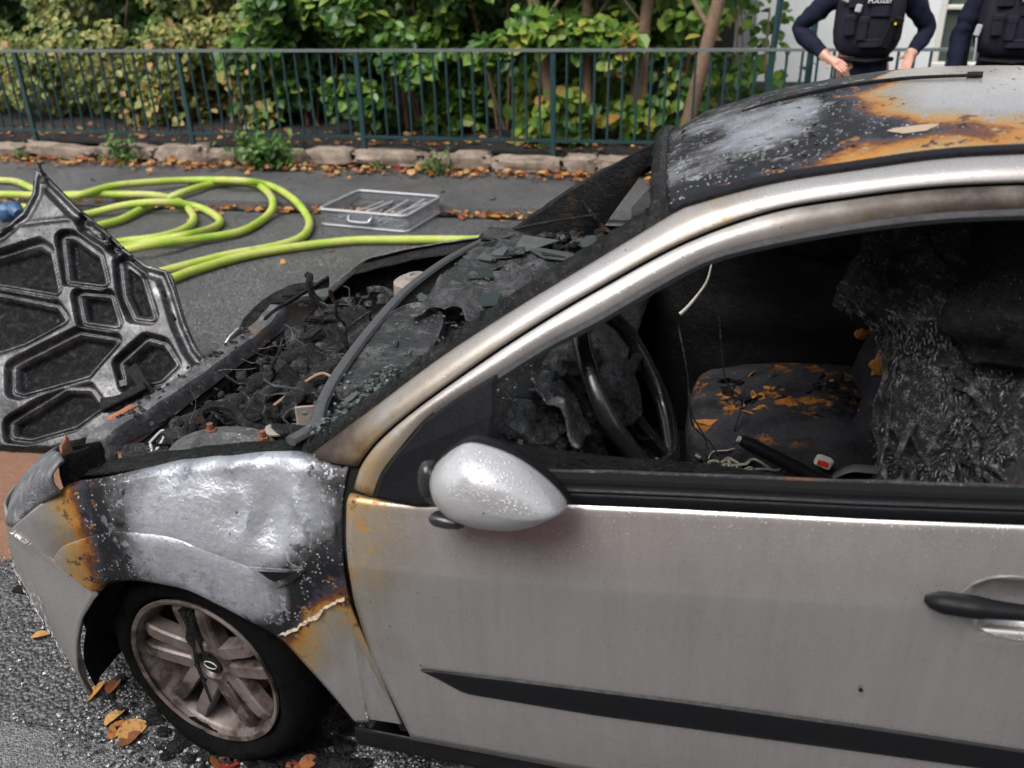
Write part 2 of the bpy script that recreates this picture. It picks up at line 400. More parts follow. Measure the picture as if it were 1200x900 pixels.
def tag(o, label, cat, group=None):
    o['label'] = label; o['category'] = cat
    if group: o['group'] = group
    return o
def struct(o): o['kind'] = 'structure'; return o
def clone(o, parent=None, **k):
    c = o.copy(); COL.objects.link(c)
    if parent is not None: c.parent = parent
    for ch in list(o.children): clone(ch, c)
    return c
def curve(pts, n, closed=False):
    """Catmull-Rom through 2-D or 3-D points"""
    P = [Vector(p) for p in pts]; out = []; L = len(P)
    segs = L if closed else L-1
    for i in range(segs):
        g = (lambda k: P[k % L]) if closed else (lambda k: P[min(max(k, 0), L-1)])
        a, b, c, d = g(i-1), g(i), g(i+1), g(i+2)
        for k in range(n):
            t = k/n
            out.append(.5*((2*b) + (c-a)*t + (2*a-5*b+4*c-d)*t*t + (3*b-a-3*c+d)*t**3))
    if not closed: out.append(P[-1])
    return out
def resample(pts, n):
    P = [Vector(p) for p in pts]; L = [0]
    for a, b in zip(P[:-1], P[1:]): L.append(L[-1] + (b-a).length)
    out = []; j = 0
    for k in range(n):
        d = L[-1]*k/(n-1)
        while j < len(P)-2 and L[j+1] < d: j += 1
        t = (d-L[j])/max(1e-9, L[j+1]-L[j]); out.append(P[j].lerp(P[j+1], min(1, max(0, t))))
    return out
def rbf(pts, sig):
    A = np.array(pts, float)
    def f(x, y):
        d2 = (A[:, 0]-x)**2 + (A[:, 1]-y)**2
        w = np.exp(-(d2-d2.min())/(2*sig*sig)) / (1+d2*0)
        return float((w*A[:, 2]).sum()/w.sum())
    return f
def nz(x, y, z, f=1.0): return noise.noise(Vector((x*f, y*f, z*f)))
def mirror(o, name=None, parent=None):
    """same panel for the far side of the car (its own mesh, reflected in y)"""
    c = o.copy(); c.data = o.data.copy(); COL.objects.link(c); c.parent = parent or o.parent
    off = 0; p = c.parent
    while p is not None: off += p.location.y; p = p.parent
    for v in c.data.vertices: v.co.y = -(v.co.y + off) - off
    c.data.flip_normals()
    return c

def pchip(xs, ys):
    xs = np.asarray(xs, float); ys = np.asarray(ys, float)
    h = np.diff(xs); dl = np.diff(ys) / h
    m = np.zeros(len(xs)); m[0] = dl[0]; m[-1] = dl[-1]
    for i in range(1, len(xs) - 1):
        if dl[i-1] * dl[i] > 0:
            w1 = 2*h[i] + h[i-1]; w2 = h[i] + 2*h[i-1]
            m[i] = (w1 + w2) / (w1/dl[i-1] + w2/dl[i])
    def f(x):
        x = min(max(x, xs[0]), xs[-1])
        i = min(max(int(np.searchsorted(xs, x)) - 1, 0), len(xs) - 2)
        t = (x - xs[i]) / h[i]
        return ((1+2*t)*(1-t)**2*ys[i] + t*(1-t)**2*h[i]*m[i] + t*t*(3-2*t)*ys[i+1] + t*t*(t-1)*h[i]*m[i+1])
    return f
ZC = pchip([-.9, -.3, .1, .43, .84, 1.23, 1.47, 1.9, 3.4], [.70, .70, .705, .717, .745, .788, .815, .85, .90])
SIDE_LOW = pchip([0, .10, .20, .35, .55, .75], [.76, .785, .812, .832, .844, .850])
SIDE_UP = pchip([.75, .80, .87, .92, 1.0, 1.2, 1.38, 1.5], [.850, .838, .815, .797, .763, .663, .563, .49])
PLAN = pchip([-.85, -.80, -.75, -.68, -.58, -.42, -.2, 0, .5, 2.6, 3.0, 3.2, 3.3], [.10, .36, .52, .65, .745, .815, .842, .85, .85, .85, .80, .68, .5])
def side(x, z):
    """lateral half width of the body at station x and height z"""
    zz = z - (ZC(x) - .75)
    a = SIDE_LOW(zz) if zz < .75 else SIDE_UP(zz)
    return a * PLAN(x) / .85
DATA = {
    'GAP': [[0.519,0.249],[0.488,0.373],[0.454,0.491],[0.437,0.627],[0.436,0.719],[0.432,0.757],[0.43,0.839],[0.439,0.907]],
    'FTOP': [[0.343,0.912],[0.31,0.912],[0.235,0.899],[0.14,0.881],[0.042,0.86],[-0.061,0.832],[-0.159,0.803],[-0.231,0.783]],
    'HLOW': [[-0.241,0.773],[-0.271,0.747],[-0.317,0.725],[-0.36,0.693],[-0.4,0.654]],
    'SEAM': [[-0.203,0.512],[-0.266,0.556],[-0.299,0.589],[-0.366,0.604],[-0.407,0.637]],
    'ARCH': [[-0.203,0.512],[-0.165,0.544],[-0.094,0.568],[-0.02,0.572],[0.056,0.565],[0.127,0.539],[0.198,0.503],[0.265,0.461],[0.326,0.38],[0.393,0.261]],
    'CREASE': [[-0.292,0.593],[-0.248,0.635],[-0.195,0.667],[-0.118,0.701],[-0.036,0.713],[0.042,0.714],[0.105,0.702],[0.175,0.677],[0.228,0.667],[0.31,0.622],[0.38,0.577],[0.421,0.532]],
    'BELT': [[0.49,0.855],[0.583,0.86],[0.829,0.896],[1.071,0.921],[1.345,0.947],[1.591,0.973]],
    'MT': [[0.573,0.475],[0.766,0.492],[1.1,0.516],[1.401,0.531],[1.676,0.54]],
    'MB': [[0.664,0.425],[0.938,0.431],[1.262,0.451],[1.677,0.479]],
    'RU': [[0.324,-0.754,0.902],[0.456,-0.713,1.001],[0.587,-0.666,1.102],[0.724,-0.623,1.195],[0.875,-0.578,1.29],[0.997,-0.541,1.368],[1.019,-0.536,1.379],[1.16,-0.521,1.422],[1.296,-0.514,1.449],[1.426,-0.509,1.472],[1.55,-0.51,1.484]],
    'RG': [[0.453,-0.788,0.91],[0.488,-0.768,0.959],[0.563,-0.739,1.026],[0.688,-0.696,1.12],[0.787,-0.664,1.188],[0.886,-0.636,1.25],[1.027,-0.599,1.331],[1.164,-0.577,1.386],[1.297,-0.569,1.415],[1.424,-0.566,1.436],[1.545,-0.566,1.447]],
    'FL': [[0.49,-0.808,0.86],[0.503,-0.793,0.902],[0.531,-0.777,0.942],[0.587,-0.747,1.01],[0.65,-0.727,1.055],[0.717,-0.708,1.098],[0.802,-0.682,1.155],[0.891,-0.66,1.206],[0.976,-0.636,1.259],[1.069,-0.613,1.312],[1.169,-0.601,1.344],[1.301,-0.592,1.375],[1.427,-0.588,1.397],[1.548,-0.588,1.409]],
    'SAIL': [[0.493,-0.811,0.862],[0.505,-0.796,0.904],[0.533,-0.78,0.944],[0.588,-0.75,1.012],[0.651,-0.73,1.057],[0.718,-0.711,1.1],[0.724,-0.741,1.04],[0.72,-0.757,1.006],[0.705,-0.811,0.878],[0.581,-0.815,0.858]],
    'MIRROR': [[0.623,0.957],[0.638,1.001],[0.69,1.048],[0.738,1.048],[0.791,1.028],[0.843,0.989],[0.875,0.949],[0.866,0.931],[0.818,0.902],[0.757,0.889],[0.695,0.893],[0.645,0.911]],
    'HFENDER': [[-0.415,0.594,0.2],[-0.331,0.666,0.24],[-0.266,0.723,0.3],[-0.291,0.718,0.3],[-0.221,0.687,0.36],[-0.335,0.519,0.22],[-0.199,0.735,0.4],[-0.224,0.621,0.38],[-0.228,0.524,0.44],[-0.166,0.731,0.52],[-0.187,0.63,0.52],[-0.198,0.543,0.52],[-0.179,0.786,0.56],[-0.13,0.765,0.7],[-0.13,0.665,0.72],[-0.13,0.591,0.73],[-0.121,0.802,0.74],[-0.083,0.754,0.8],[-0.072,0.677,0.82],[-0.015,0.764,1.02],[0.043,0.789,1.06],[0.142,0.818,1.07],[0.238,0.839,1.06],[-0.011,0.666,1.04],[0.08,0.705,1.07],[0.162,0.753,1.09],[0.24,0.764,1.09],[0.117,0.598,1.04],[0.217,0.595,1.02],[0.296,0.805,1.09],[0.333,0.826,1.08],[0.344,0.779,1.06],[0.082,0.841,0.86],[0.199,0.872,0.86],[-0.061,0.824,0.78],[0.395,0.883,0.74],[0.416,0.821,0.72],[0.405,0.753,0.72],[0.375,0.722,0.74],[0.316,0.637,0.73],[0.378,0.66,0.66],[0.272,0.571,0.99],[0.252,0.512,0.73],[0.294,0.492,0.5],[0.383,0.463,0.24],[0.419,0.369,0.2],[0.349,0.54,0.24],[0.415,0.629,0.47],[0.419,0.656,0.6],[0.382,0.593,0.34],[0.302,0.457,0.32],[0.486,0.276,0.2],[0.386,0.282,0.2],[0.463,0.406,0.2],[0.433,0.546,0.27],[-0.014,0.573,0.8],[0.126,0.543,0.84],[0.058,0.61,0.99],[-0.103,0.568,0.76]],
    'HDOOR': [[0.447,0.825,0.52],[0.479,0.83,0.36],[0.451,0.889,0.42],[0.444,0.683,0.46],[0.45,0.55,0.34],[0.508,0.769,0.3],[0.558,0.84,0.2],[0.6,0.67,0.17],[0.463,0.406,0.24],[0.524,0.611,0.2],[0.771,0.793,0.18],[1.078,0.842,0.18],[1.352,0.887,0.18],[1.586,0.924,0.18],[0.769,0.596,0.18],[1.097,0.561,0.18],[1.387,0.63,0.18],[0.51,0.311,0.2],[0.939,0.322,0.18],[0.481,0.765,0.34]],
    'HROOF': [[1.005,-0.393,0.86],[1.048,-0.34,0.8],[1.035,-0.47,0.78],[1.003,-0.525,0.72],[0.986,-0.191,0.76],[1.035,-0.154,0.78],[1.122,-0.143,0.86],[1.164,-0.291,0.97],[1.133,-0.303,0.97],[1.107,-0.319,0.95],[1.081,-0.376,0.88],[1.195,-0.269,0.93],[1.165,-0.365,0.84],[1.195,-0.374,0.8],[1.128,-0.381,0.8],[1.147,-0.127,0.93],[1.197,-0.127,0.9],[1.103,-0.062,0.86],[1.092,-0.285,0.85],[1.085,-0.448,0.76],[1.158,-0.398,0.83],[1.232,-0.35,0.74],[1.234,-0.242,0.8],[1.307,-0.3,0.72],[1.202,-0.443,0.72],[1.09,-0.526,0.72],[1.16,-0.509,0.7],[1.075,-0.515,0.62],[1.132,-0.513,0.6],[1.229,-0.493,0.6],[1.077,-0.54,0.5],[1.16,-0.517,0.5],[1.229,-0.517,0.5],[1.297,-0.481,0.53],[1.296,-0.504,0.4],[1.429,-0.477,0.47],[1.426,-0.506,0.3],[1.362,-0.505,0.4],[1.437,-0.403,0.58],[1.501,-0.424,0.56],[1.548,-0.445,0.52],[1.383,-0.416,0.62],[1.347,-0.345,0.64],[1.346,-0.215,0.5],[1.378,-0.165,0.36],[1.367,-0.277,0.4],[1.436,-0.188,0.22],[1.452,-0.289,0.22],[1.546,-0.151,0.22],[1.532,-0.31,0.24],[1.412,-0.133,0.25],[1.491,-0.017,0.3],[1.376,0.519,0.72],[1.246,0.091,0.74],[1.424,0.581,0.5],[1.51,0.589,0.4],[1.114,0.422,0.76],[1.155,-0.01,0.8],[1.526,-0.5,0.4],[1.558,-0.393,0.4],[1.457,-0.355,0.42],[1.314,-0.18,0.7],[1.334,-0.083,0.6],[1.276,-0.331,0.72]],
}
HOSES = {
    'A': [[-5.355,3.859,0.036],[-4.922,3.8,0.098],[-4.601,3.825,0.098],[-4.208,3.766,0.122],[-4.061,3.794,0.142],[-3.974,4.034,0.152],[-3.735,4.273,0.142],[-3.455,4.471,0.122],[-2.959,4.345,0.162],[-2.768,4.467,0.098],[-2.365,4.096,0.098],[-2.124,3.853,0.036],[-1.956,3.548,0.036],[-1.897,3.274,0.036],[-1.994,3.051,0.036],[-2.195,2.837,0.036],[-2.397,2.49,0.036],[-2.523,2.231,0.036],[-2.63,1.977,0.036]],
    'B': [[-0.17,3.556,0.036],[-0.64,3.489,0.036],[-1.169,3.389,0.036],[-1.569,3.273,0.036],[-2.024,2.908,0.036],[-2.224,2.541,0.036],[-2.285,2.327,0.036],[-2.402,2.068,0.036],[-2.508,1.899,0.036]],
    'C': [[-5.771,4.405,0.098],[-5.355,4.265,0.098],[-5.141,4.233,0.098],[-4.713,3.958,0.112],[-4.413,3.808,0.11],[-4.166,3.797,0.13],[-3.932,3.961,0.1],[-3.556,4.004,0.098],[-3.349,4.033,0.036],[-2.985,3.648,0.036],[-2.868,3.358,0.036],[-2.89,3.083,0.05],[-3.104,2.984,0.036],[-3.234,2.815,0.036],[-3.276,2.61,0.036]],
    'D': [[-3.996,3.293,0.036],[-3.889,3.613,0.036],[-3.643,3.753,0.08],[-3.34,3.809,0.1],[-3.126,3.935,0.036],[-2.756,3.64,0.036],[-2.669,3.417,0.036],[-2.641,3.035,0.09],[-2.965,2.948,0.036],[-3.092,2.723,0.036],[-3.15,2.54,0.036]],
    'E': [[-3.628,3.126,0.036],[-3.564,3.347,0.036],[-3.521,3.501,0.036],[-3.546,3.791,0.04],[-3.525,3.987,0.04],[-3.382,4.105,0.102],[-3.284,4.458,0.102],[-3.024,4.533,0.102],[-2.747,4.331,0.102],[-2.469,3.968,0.098],[-2.436,3.797,0.036],[-2.409,3.374,0.036],[-2.582,3.098,0.05],[-2.777,2.744,0.09],[-3.04,2.656,0.036],[-3.06,2.43,0.036]],
    'F': [[-4.858,3.44,0.036],[-4.729,3.57,0.036],[-4.576,3.679,0.036],[-4.219,3.554,0.036],[-3.864,3.415,0.036]],
}
# ------------------------------------------------------------------ the burnt car
car = thing('burnt_car', (1.2, 0, 0), 'burnt-out silver three-door car with charred engine bay and smashed windows', 'car')
D = DATA
hF, hD, hR = rbf(D['HFENDER'], .045), rbf(D['HDOOR'], .07), rbf(D['HROOF'], .035)
RU, RG, FL = (curve(D[k], 10) for k in ('RU', 'RG', 'FL'))
def at_x(C_, x):
    for a, b in zip(C_[:-1], C_[1:]):
        if a.x <= x <= b.x: return a.lerp(b, (x-a.x)/max(1e-9, b.x-a.x))
    a, b = C_[-2], C_[-1]; q = b + (b-a)*((x-b.x)/(b.x-a.x)) if x > b.x else C_[0]
    return q
def extend(C_, x1, drop):
    """carry a roof-side line on to the rear of the car"""
    out = list(C_); e = C_[-1]; n = 14; s = (C_[-1]-C_[-4]).normalized()
    for k in range(1, n+1):
        t = k/n; x = e.x + (x1-e.x)*t
        z = e.z + s.z/s.x*(x-e.x)*(1-t)*.6 - drop*t**2.2
        out.append(Vector((x, e.y - .02*t*t + .0*t, z)))
    return out
RUx, RGx, FLx = extend(RU, 3.02, .34), extend(RG, 3.05, .36), extend(FL, 2.62, .22)

# --- front wing (fender): arch lip -> pressed crease -> outer outline
def wing_point(x, z, off): 
    y = side(x, z)
    d = nz(x*9, z*9, 1.3) * .004
    # crumpled crown near the windscreen pillar
    w = math.exp(-(((x-.29)/.09)**2 + ((z-.80)/.07)**2))
    ridge = abs(nz(x*7+z*5, z*8-x*4, 5.0)) * 2 - .5
    d -= w * (.034 + .050*ridge)
    fold = abs((x-.345) + (z-.80)*.55); d += .026*math.exp(-fold/.010)*math.exp(-((z-.80)/.06)**2) - .010*math.exp(-abs(fold-.035)/.016)*math.exp(-((z-.79)/.07)**2)
    d += .006*nz(x*16, z*11, 8)*math.exp(-(((x-.20)/.16)**2 + ((z-.84)/.05)**2))
    w2 = math.exp(-(((x-.15)/.16)**2 + ((z-.86)/.04)**2)); d -= w2*.012*(1+nz(x*14, z*9, 3))
    return y + d + off
inner = [(-.203, .512), (-.190, .524), (-.165, .544), (-.094, .568), (-.02, .572), (.056, .565), (.127, .539), (.198, .503), (.265, .461), (.326, .38), (.393, .261)]
creas = [(-.30, .585), (-.292, .600), (-.248, .640), (-.118, .701), (-.036, .713), (.042, .714), (.128, .693), (.228, .660), (.325, .608), (.395, .50), (.430, .27)]
outer = [(-.407, .637), (-.400, .654), (-.241, .773), (-.150, .805), (-.061, .832), (.042, .860), (.140, .881), (.270, .904), (.436, .905), (.437, .640), (.519, .249)]
N1 = 12
ci, cc, co = (curve(q, N1) for q in (inner, creas, outer))
# pass the sharp corner at the top rear exactly
rows, heat = [], []
GAPc = curve(D['GAP'][::-1], 8)
def gap_x(z): 
    g = D['GAP']
    return float(np.interp(z, [q[1] for q in g], [q[0] for q in g]))
FT = curve(D['FTOP'][::-1], 8)
for k, (a, b, c) in enumerate(zip(ci, cc, co)):
    seg, u = k//N1, (k % N1)/N1
    if seg >= 7:                                  # top edge to the door gap corner, then down the gap
        if seg == 7:
            x = .270 + (.434-.270)*u; c = Vector((x, float(np.interp(x, [q[0] for q in D['FTOP'][::-1]] + [.44], [q[1] for q in D['FTOP'][::-1]] + [.906]))))
        elif seg == 8: z = .906 + (.640-.906)*u; c = Vector((gap_x(z) - .006, z))
        else: z = .640 + (.249-.640)*u; c = Vector((gap_x(z) - .006, z))
    row, hr = [], []
    M_, T_ = 12, 22
    for j in range(M_+1):
        t = j/M_; p = a.lerp(b, t)
        off = .0045*math.sin(math.pi*.5*min(1, t*4)) - .012*(1-min(1, t*8)) - .003*max(0, (t-.8)/.2)**2
        off = off * (1-.9*max(0, min(1, (k/len(ci)-.72)/.12))) + (.0 if j < M_ else -.001)
        row.append((p.x, -wing_point(p.x, p.y, off), p.y)); hr.append(hF(p.x, p.y))
    for j in range(0, T_+1):
        t = j/T_; p = b.lerp(c, t)
        if j == 0: p = b.lerp(c, .018)
        off = (-.0015 + .0035*min(1, t*4)) * (1 if k/len(ci) < .75 else 0)
        if t > .9: off -= .02*((t-.9)/.1)**2 if seg < 8 and seg > 1 else 0
        row.append((p.x, -wing_point(p.x, p.y, off), p.y)); hr.append(hF(p.x, p.y))
    rows.append(row); heat.append(hr)
fender = MB().grid(rows, heat=heat).done('fender', MT['paint'], car, 'crumpled front fender scorched to bare whitish metal', thick=.006, flip=-1, sharp=28)
far_fender = mirror(fender); far_fender.name = 'fender'; far_fender['label'] = 'blackened front fender on the far side'; far_fender.data.materials[0] = MT['beam']
# turned-in arch lip
rows = []
for p in curve([(-.36, .135), (-.352, .235), (-.305, .347), (-.255, .44)] + inner[1:], 8):
    y = side(p.x, p.y); q = Vector((p.x, p.y)); c0 = Vector((0, .28)); d = (q-c0).normalized()
    rows.append([(p.x, -(y-.012), p.y), (p.x+d.x*.004, -(y-.028), p.y+d.y*.004), (p.x+d.x*.02, -(y-.05), p.y+d.y*.02), (p.x+d.x*.035, -(y-.20), p.y+d.y*.035), (p.x+d.x*.03, -(y-.40), p.y+d.y*.03)])
a = MB().grid(rows).done('wheel_arch_liner', MT['char_soft'], car); mirror(a)
pf = plain('curled_pale_paint', (.34, .27, .20), .6, 0, .3, 60)
for (p0, p1, w0, ph) in (((.255, .500), (.330, .556), .010, 1), ((.318, .548), (.372, .596), .014, 4), ((.372, .600), (.424, .640), .009, 8)):
    rows = []
    for k in range(26):
        t = k/25; x = p0[0]+(p1[0]-p0[0])*t + .007*nz(t*5, ph, 0); z = p0[1]+(p1[1]-p0[1])*t + .008*nz(t*6, ph, 4); w_ = w0*(.25+.9*abs(nz(t*4, ph, 9))+.2)*math.sin(math.pi*t)**.5
        rows.append([(x+.5*w_*v, -(side(x, z)+.0012+(.004+.004*nz(t*9, ph, 2))*v*v), z-w_*v) for v in (0, .3, .6, .85, 1)])
    MB().grid(rows).done('paint_flake', pf, fender, thick=.0006)
# triangular side vent with a raised pale rim
def on_side(x, z, h=0.0): return (x, -(side(x, z)+h), z)
vent = [(.236, .672), (.322, .684), (.300, .664), (.272, .648), (.256, .655)]
vo = [(.220, .678), (.345, .692), (.316, .660), (.272, .634), (.244, .648)]
b = MB(); n = 5
for lo, hi, h0, h1 in ((vo, vent, .004, .006),):
    b.grid([[on_side(*vo[i % n], .002) for i in range(n+1)], [on_side(*vo[i % n], .005) for i in range(n+1)], [on_side(*vent[i % n], .006) for i in range(n+1)], [on_side(*vent[i % n], .001) for i in range(n+1)]], heat=[[hF(*vo[i % n]) for i in range(n+1)]]*4)
rim_v = b.done('side_vent', MT['paint'], car, 'small triangular vent with a dark opening')
MB().add([on_side(*q, .0035) for q in vent], [tuple(range(n))]).done('vent_opening', MT['gap'], rim_v)

# --- front bumper, wrapped round the nose
plan = curve([(-.20, .842), (-.30, .830), (-.42, .806), (-.52, .752), (-.60, .67), (-.66, .555), (-.70, .40), (-.72, .2), (-.725, 0)], 8)
plan = resample(plan, 44)
zt = pchip([0, .15, .3, .42, .55, .7, 1], [.512, .585, .632, .60, .56, .40, .36])
zx = pchip([.10, .22, .32, .42, .52, .58, .66], [.085, .05, .02, .0, .004, .015, .04])
rows, heat = [], []
for k, p in enumerate(plan):
    s = k/(len(plan)-1); row, hr = [], []
    zb = .13
    for j in range(19):
        z = zb + (zt(s)-zb)*j/18
        xf = float(np.interp(z, [.13, .235, .347, .429, .512], [-.365, -.355, -.312, -.27, -.205])) if z < .512 else -.20
        x = p.x + zx(z); y = p.y * SIDE_LOW(min(.74, z+.05))/.85
        if s < .30:
            w = 1 - s/.30; x = x*(1-w) + (min(xf, -.203) + (p.x+.20)*.6)*w
        row.append((x, -y + .004*nz(x*6, y*6, z*6), z)); hr.append((.30 if z > .55 else .22) + .12*max(0, nz(x*3, z*5, 2)))
    rows.append(row); heat.append(hr)
bm1 = MB().grid(rows, heat=heat)
bm1.grid([[(v[0], -v[1], v[2]) for v in r_][::-1] for r_ in rows], heat=[h[::-1] for h in heat])
bumper = bm1.done('bumper', MT['paint'], car, 'silver front bumper with white foam streaks', thick=.006, sharp=35)
# white foam runs on the bumper corner
fm = MB(); rg = random.Random(5)
for k in range(420):
    i = rg.randrange(8, 24); j = rg.randrange(0, 13)
    if rg.random() < .5: j = int(min(12, max(0, 14 - (i-8)*.3 + rg.gauss(-4, 2.5))))
    p = Vector(rows[i][j]).lerp(Vector(rows[i+1][min(18, j+1)]), rg.random()); nrm = Vector((-.5, -.8, 0)).normalized()
    q = p + nrm*.0055; r_ = rg.uniform(.002, .006)
    u = Vector((.8, -.5, 0)).normalized(); w_ = Vector((0, 0, 1))
    fm.add([q+u*r_*math.cos(t)*.7+w_*r_*math.sin(t)*rg.uniform(.8, 1.8) for t in np.linspace(0, 5.2, 6)], [tuple(range(6))])
fm.done('foam_streaks', MT['white'], bumper, kind='stuff')
# --- headlight: dull blackened lens
lo = resample(curve([(-.225, -.838, .780), (-.29, -.828, .737), (-.35, -.824, .697), (-.405, -.812, .648), (-.485, -.765, .612), (-.555, -.69, .588), (-.61, -.59, .575)], 6), 24)
hi = resample(curve([(-.222, -.806, .848), (-.262, -.772, .838), (-.335, -.716, .802), (-.41, -.66, .757), (-.455, -.615, .724), (-.50, -.57, .695), (-.535, -.51, .675)], 6), 24)
rows = []
for a, c in zip(lo, hi):
    n_ = Vector((-.45, -.75, .45)).normalized()
    rows.append([a.lerp(c, t) + n_*(.022*math.sin(math.pi*t) + .003*nz(a.x*8, t*6, 3)) for t in np.linspace(0, 1, 11)])
def lens_mat():
    t = NT('soot_dulled_lens'); n = t.noise(26, 6, .7); d = t.vor(210)
    t.set(Base_Color=t.ramp(n, [(.35, (.045, .047, .05)), (.55, (.10, .104, .11)), (.72, (.30, .31, .32))]), Roughness=.5, Normal=t.bump(t.math('ADD', n, t.math('MULTIPLY', d['Distance'], -.6)), .5, .008)); return t.m
MT['lens'] = lens_mat()
hl = MB().grid(rows).done('headlight', MT['lens'], car, 'dull blackened headlight lens', thick=.008)
b = MB().grid([[(-.262+.01*nz(z*20, t*4, 0), -.785+.10*t, z) for z in np.linspace(.66, .835-.03*t, 8)] for t in np.linspace(0, 1, 5)])
b.grid([[(-.335+.01*nz(z*20, t*4, 3), -.70+.12*t, z) for z in np.linspace(.60, .80-.05*t, 8)] for t in np.linspace(0, 1, 5)])
b.done('headlight_bracket', MT['char'], car, thick=.006)
MB().grid([[(-.30+.008*nz(z*20, t*4, 7)-.03*t, -.735+.06*t, z) for z in np.linspace(.70, .82, 8)] for t in np.linspace(0, 1, 5)]).done('rusty_bracket', plain('flaking_rust', (.22, .09, .055), .8, 0, .8, 50, .6), car, thick=.005)
# burnt carrier that held the far lamp
O_ = resample(curve([(-.40, .79, .66), (-.50, .72, .675), (-.556, .60, .66), (-.56, .46, .645), (-.53, .36, .64)], 6), 22); I_ = resample(curve([(-.33, .68, .73), (-.38, .60, .705), (-.41, .52, .69), (-.42, .45, .688), (-.415, .36, .688)], 6), 22)
rows = [[a.lerp(c, t) + Vector((0, 0, -.018*math.sin(math.pi*t) + (.010 if t in (0, 1) else 0) + .004*nz(a.y*20, t*5, 1))) for t in (0, .08, .2, .4, .6, .8, .92, 1)] for a, c in zip(O_, I_)]
lp = MB().grid(rows).done('lamp_carrier', MT['char'], car, 'burnt slotted carrier of the missing far lamp', thick=.008)
for k in (5, 8, 11, 14): MB().box(O_[k].lerp(I_[k], .5)+Vector((0, 0, .0)), (.055, .018, .006), Matrix.Rotation(.5, 3, 'Z')).done('carrier_slot', MT['gap'], lp)

# --- door skin
def zbelt(x): return float(np.interp(x, [q[0] for q in D['BELT']] + [1.8, 3.2], [q[1] for q in D['BELT']] + [.992, 1.06]))
def door_x1(z): return 1.79 + .0*z
def dent(x, z): return .0015*nz(x*3, z*3, 7)
zl = lambda x, t: None
rows, heat = [], []
T = sorted(set([round(v, 4) for v in np.linspace(0, 1, 40)]))
NX = 90
def door_row(zf, off):
    row, hr = [], []
    for i in range(NX+1):
        u = i/NX
        x = .45 + (1.79-.45)*u
        z = zf(x); g = gap_x(min(.907, max(.249, z))) + .006
        x = g + (1.79-g)*u**1.0; z = zf(x)
        row.append((x, -(side(x, z)+off+dent(x, z)), z)); hr.append(hD(x, z))
    return row, hr
zsill = lambda x: .236 + .012*(x-.5)
for t in np.linspace(0, 1, 20): r_ = door_row(lambda x: zsill(x)+(ZC(x)-.003-zsill(x))*t, 0); rows.append(r_[0]); heat.append(r_[1])
for t in np.linspace(0, 1, 16): r_ = door_row(lambda x: ZC(x)+.003+(zbelt(x)-.012-ZC(x)-.003)*t, 0); rows.append(r_[0]); heat.append(r_[1])
for t, o_ in ((.35, -.001), (.7, -.004), (1, -.012)): r_ = door_row(lambda x: zbelt(x)-.012+.012*t, o_); rows.append(r_[0]); heat.append(r_[1])
door = MB().grid(rows, heat=heat).done('door', MT['paint'], car, 'silver driver door with rain beads and scorched front edge', thick=.012, sharp=25)
# lower sill under the door
rows = [[(x, -(side(x, z)-ins), z) for z, ins in ((.232, .008), (.215, .004), (.17, .004), (.14, .03), (.13, .10))] for x in np.linspace(.385, 2.02, 30)]
sl = MB().grid(rows).done('sill', MT['plastic'], car, thick=.004)
sl2 = mirror(sl)
# shut line backing so that the gap between wing and door reads dark
gp = [(gap_x(z), z) for z in np.linspace(.249, .907, 24)]
b = MB().grid([[(x+dx, -(side(x, z)-.010), z) for dx in (-.022, .022)] for x, z in gp])
b.done('door_gap', MT['gap'], door)
# rubbing strip
mt = lambda x: float(np.interp(x, [q[0] for q in D['MT']]+[1.79], [q[1] for q in D['MT']]+[.546]))
mb_ = lambda x: float(np.interp(x, [.573]+[q[0] for q in D['MB']]+[1.79], [.474]+[q[1] for q in D['MB']]+[.484]))
rows = []
for x in resample([(.574, 0), (.60, 0), (.66, 0), (1.786, 0)], 60):
    x = x.x; a, c = mb_(x), mt(x); row = []
    for t, h in ((0, .0), (.04, .004), (.2, .0065), (.8, .007), (.95, .005), (1, .0)):
        z = a+(c-a)*t; row.append((x, -(side(x, z)+h), z))
    rows.append(row)
MB().grid(rows).done('rubbing_strip', MT['plastic'], door, 'tapered black rubbing strip')
# belt trim: outer black band, inner rubber and scorched inner ledge
def band(x0, x1, z0, z1, y0, y1, n=40, wob=0):
    return [[(x, -(side(x, zbelt(x))+y0), zbelt(x)+z0 + wob*nz(x*9, 1, 2)), (x, -(side(x, zbelt(x))+(y0+y1)/2), zbelt(x)+z0+(z1-z0)*.6), (x, -(side(x, zbelt(x))+y1), zbelt(x)+z1 + wob*nz(x*13, 4, 2))] for x in np.linspace(x0, x1, n)]
b = MB().grid(band(.72, 1.79, -.004, .020, -.004, -.002)); b.grid(band(.72, 1.79, .020, .024, -.002, -.022))
b.done('belt_trim', MT['plastic'], door, 'black belt trim along the window sill', thick=.004)
b = MB().grid(band(.72, 1.79, .018, .034, -.022, -.026)); b.grid(band(.72, 1.79, .034, .036, -.026, -.046))
b.done('window_seal', MT['gap'], door)
MB().grid(band(.72, 1.79, .034, .020, -.048, -.072, wob=.004)).done('door_ledge', char('rusty_ledge', .03, .12, 20, .6, (.4, .8), (.16, .075, .04), spec=.3), door, thick=.006)
# inner door trim
di = MB().grid([[(x, -(.70 + .03*math.sin(z*9) + .01*nz(x*5, z*5, 1)), z) for z in np.linspace(.25, .96, 14)] for x in np.linspace(.45, 1.79, 24)]).done('door_trim', MT['char_soft'], door)
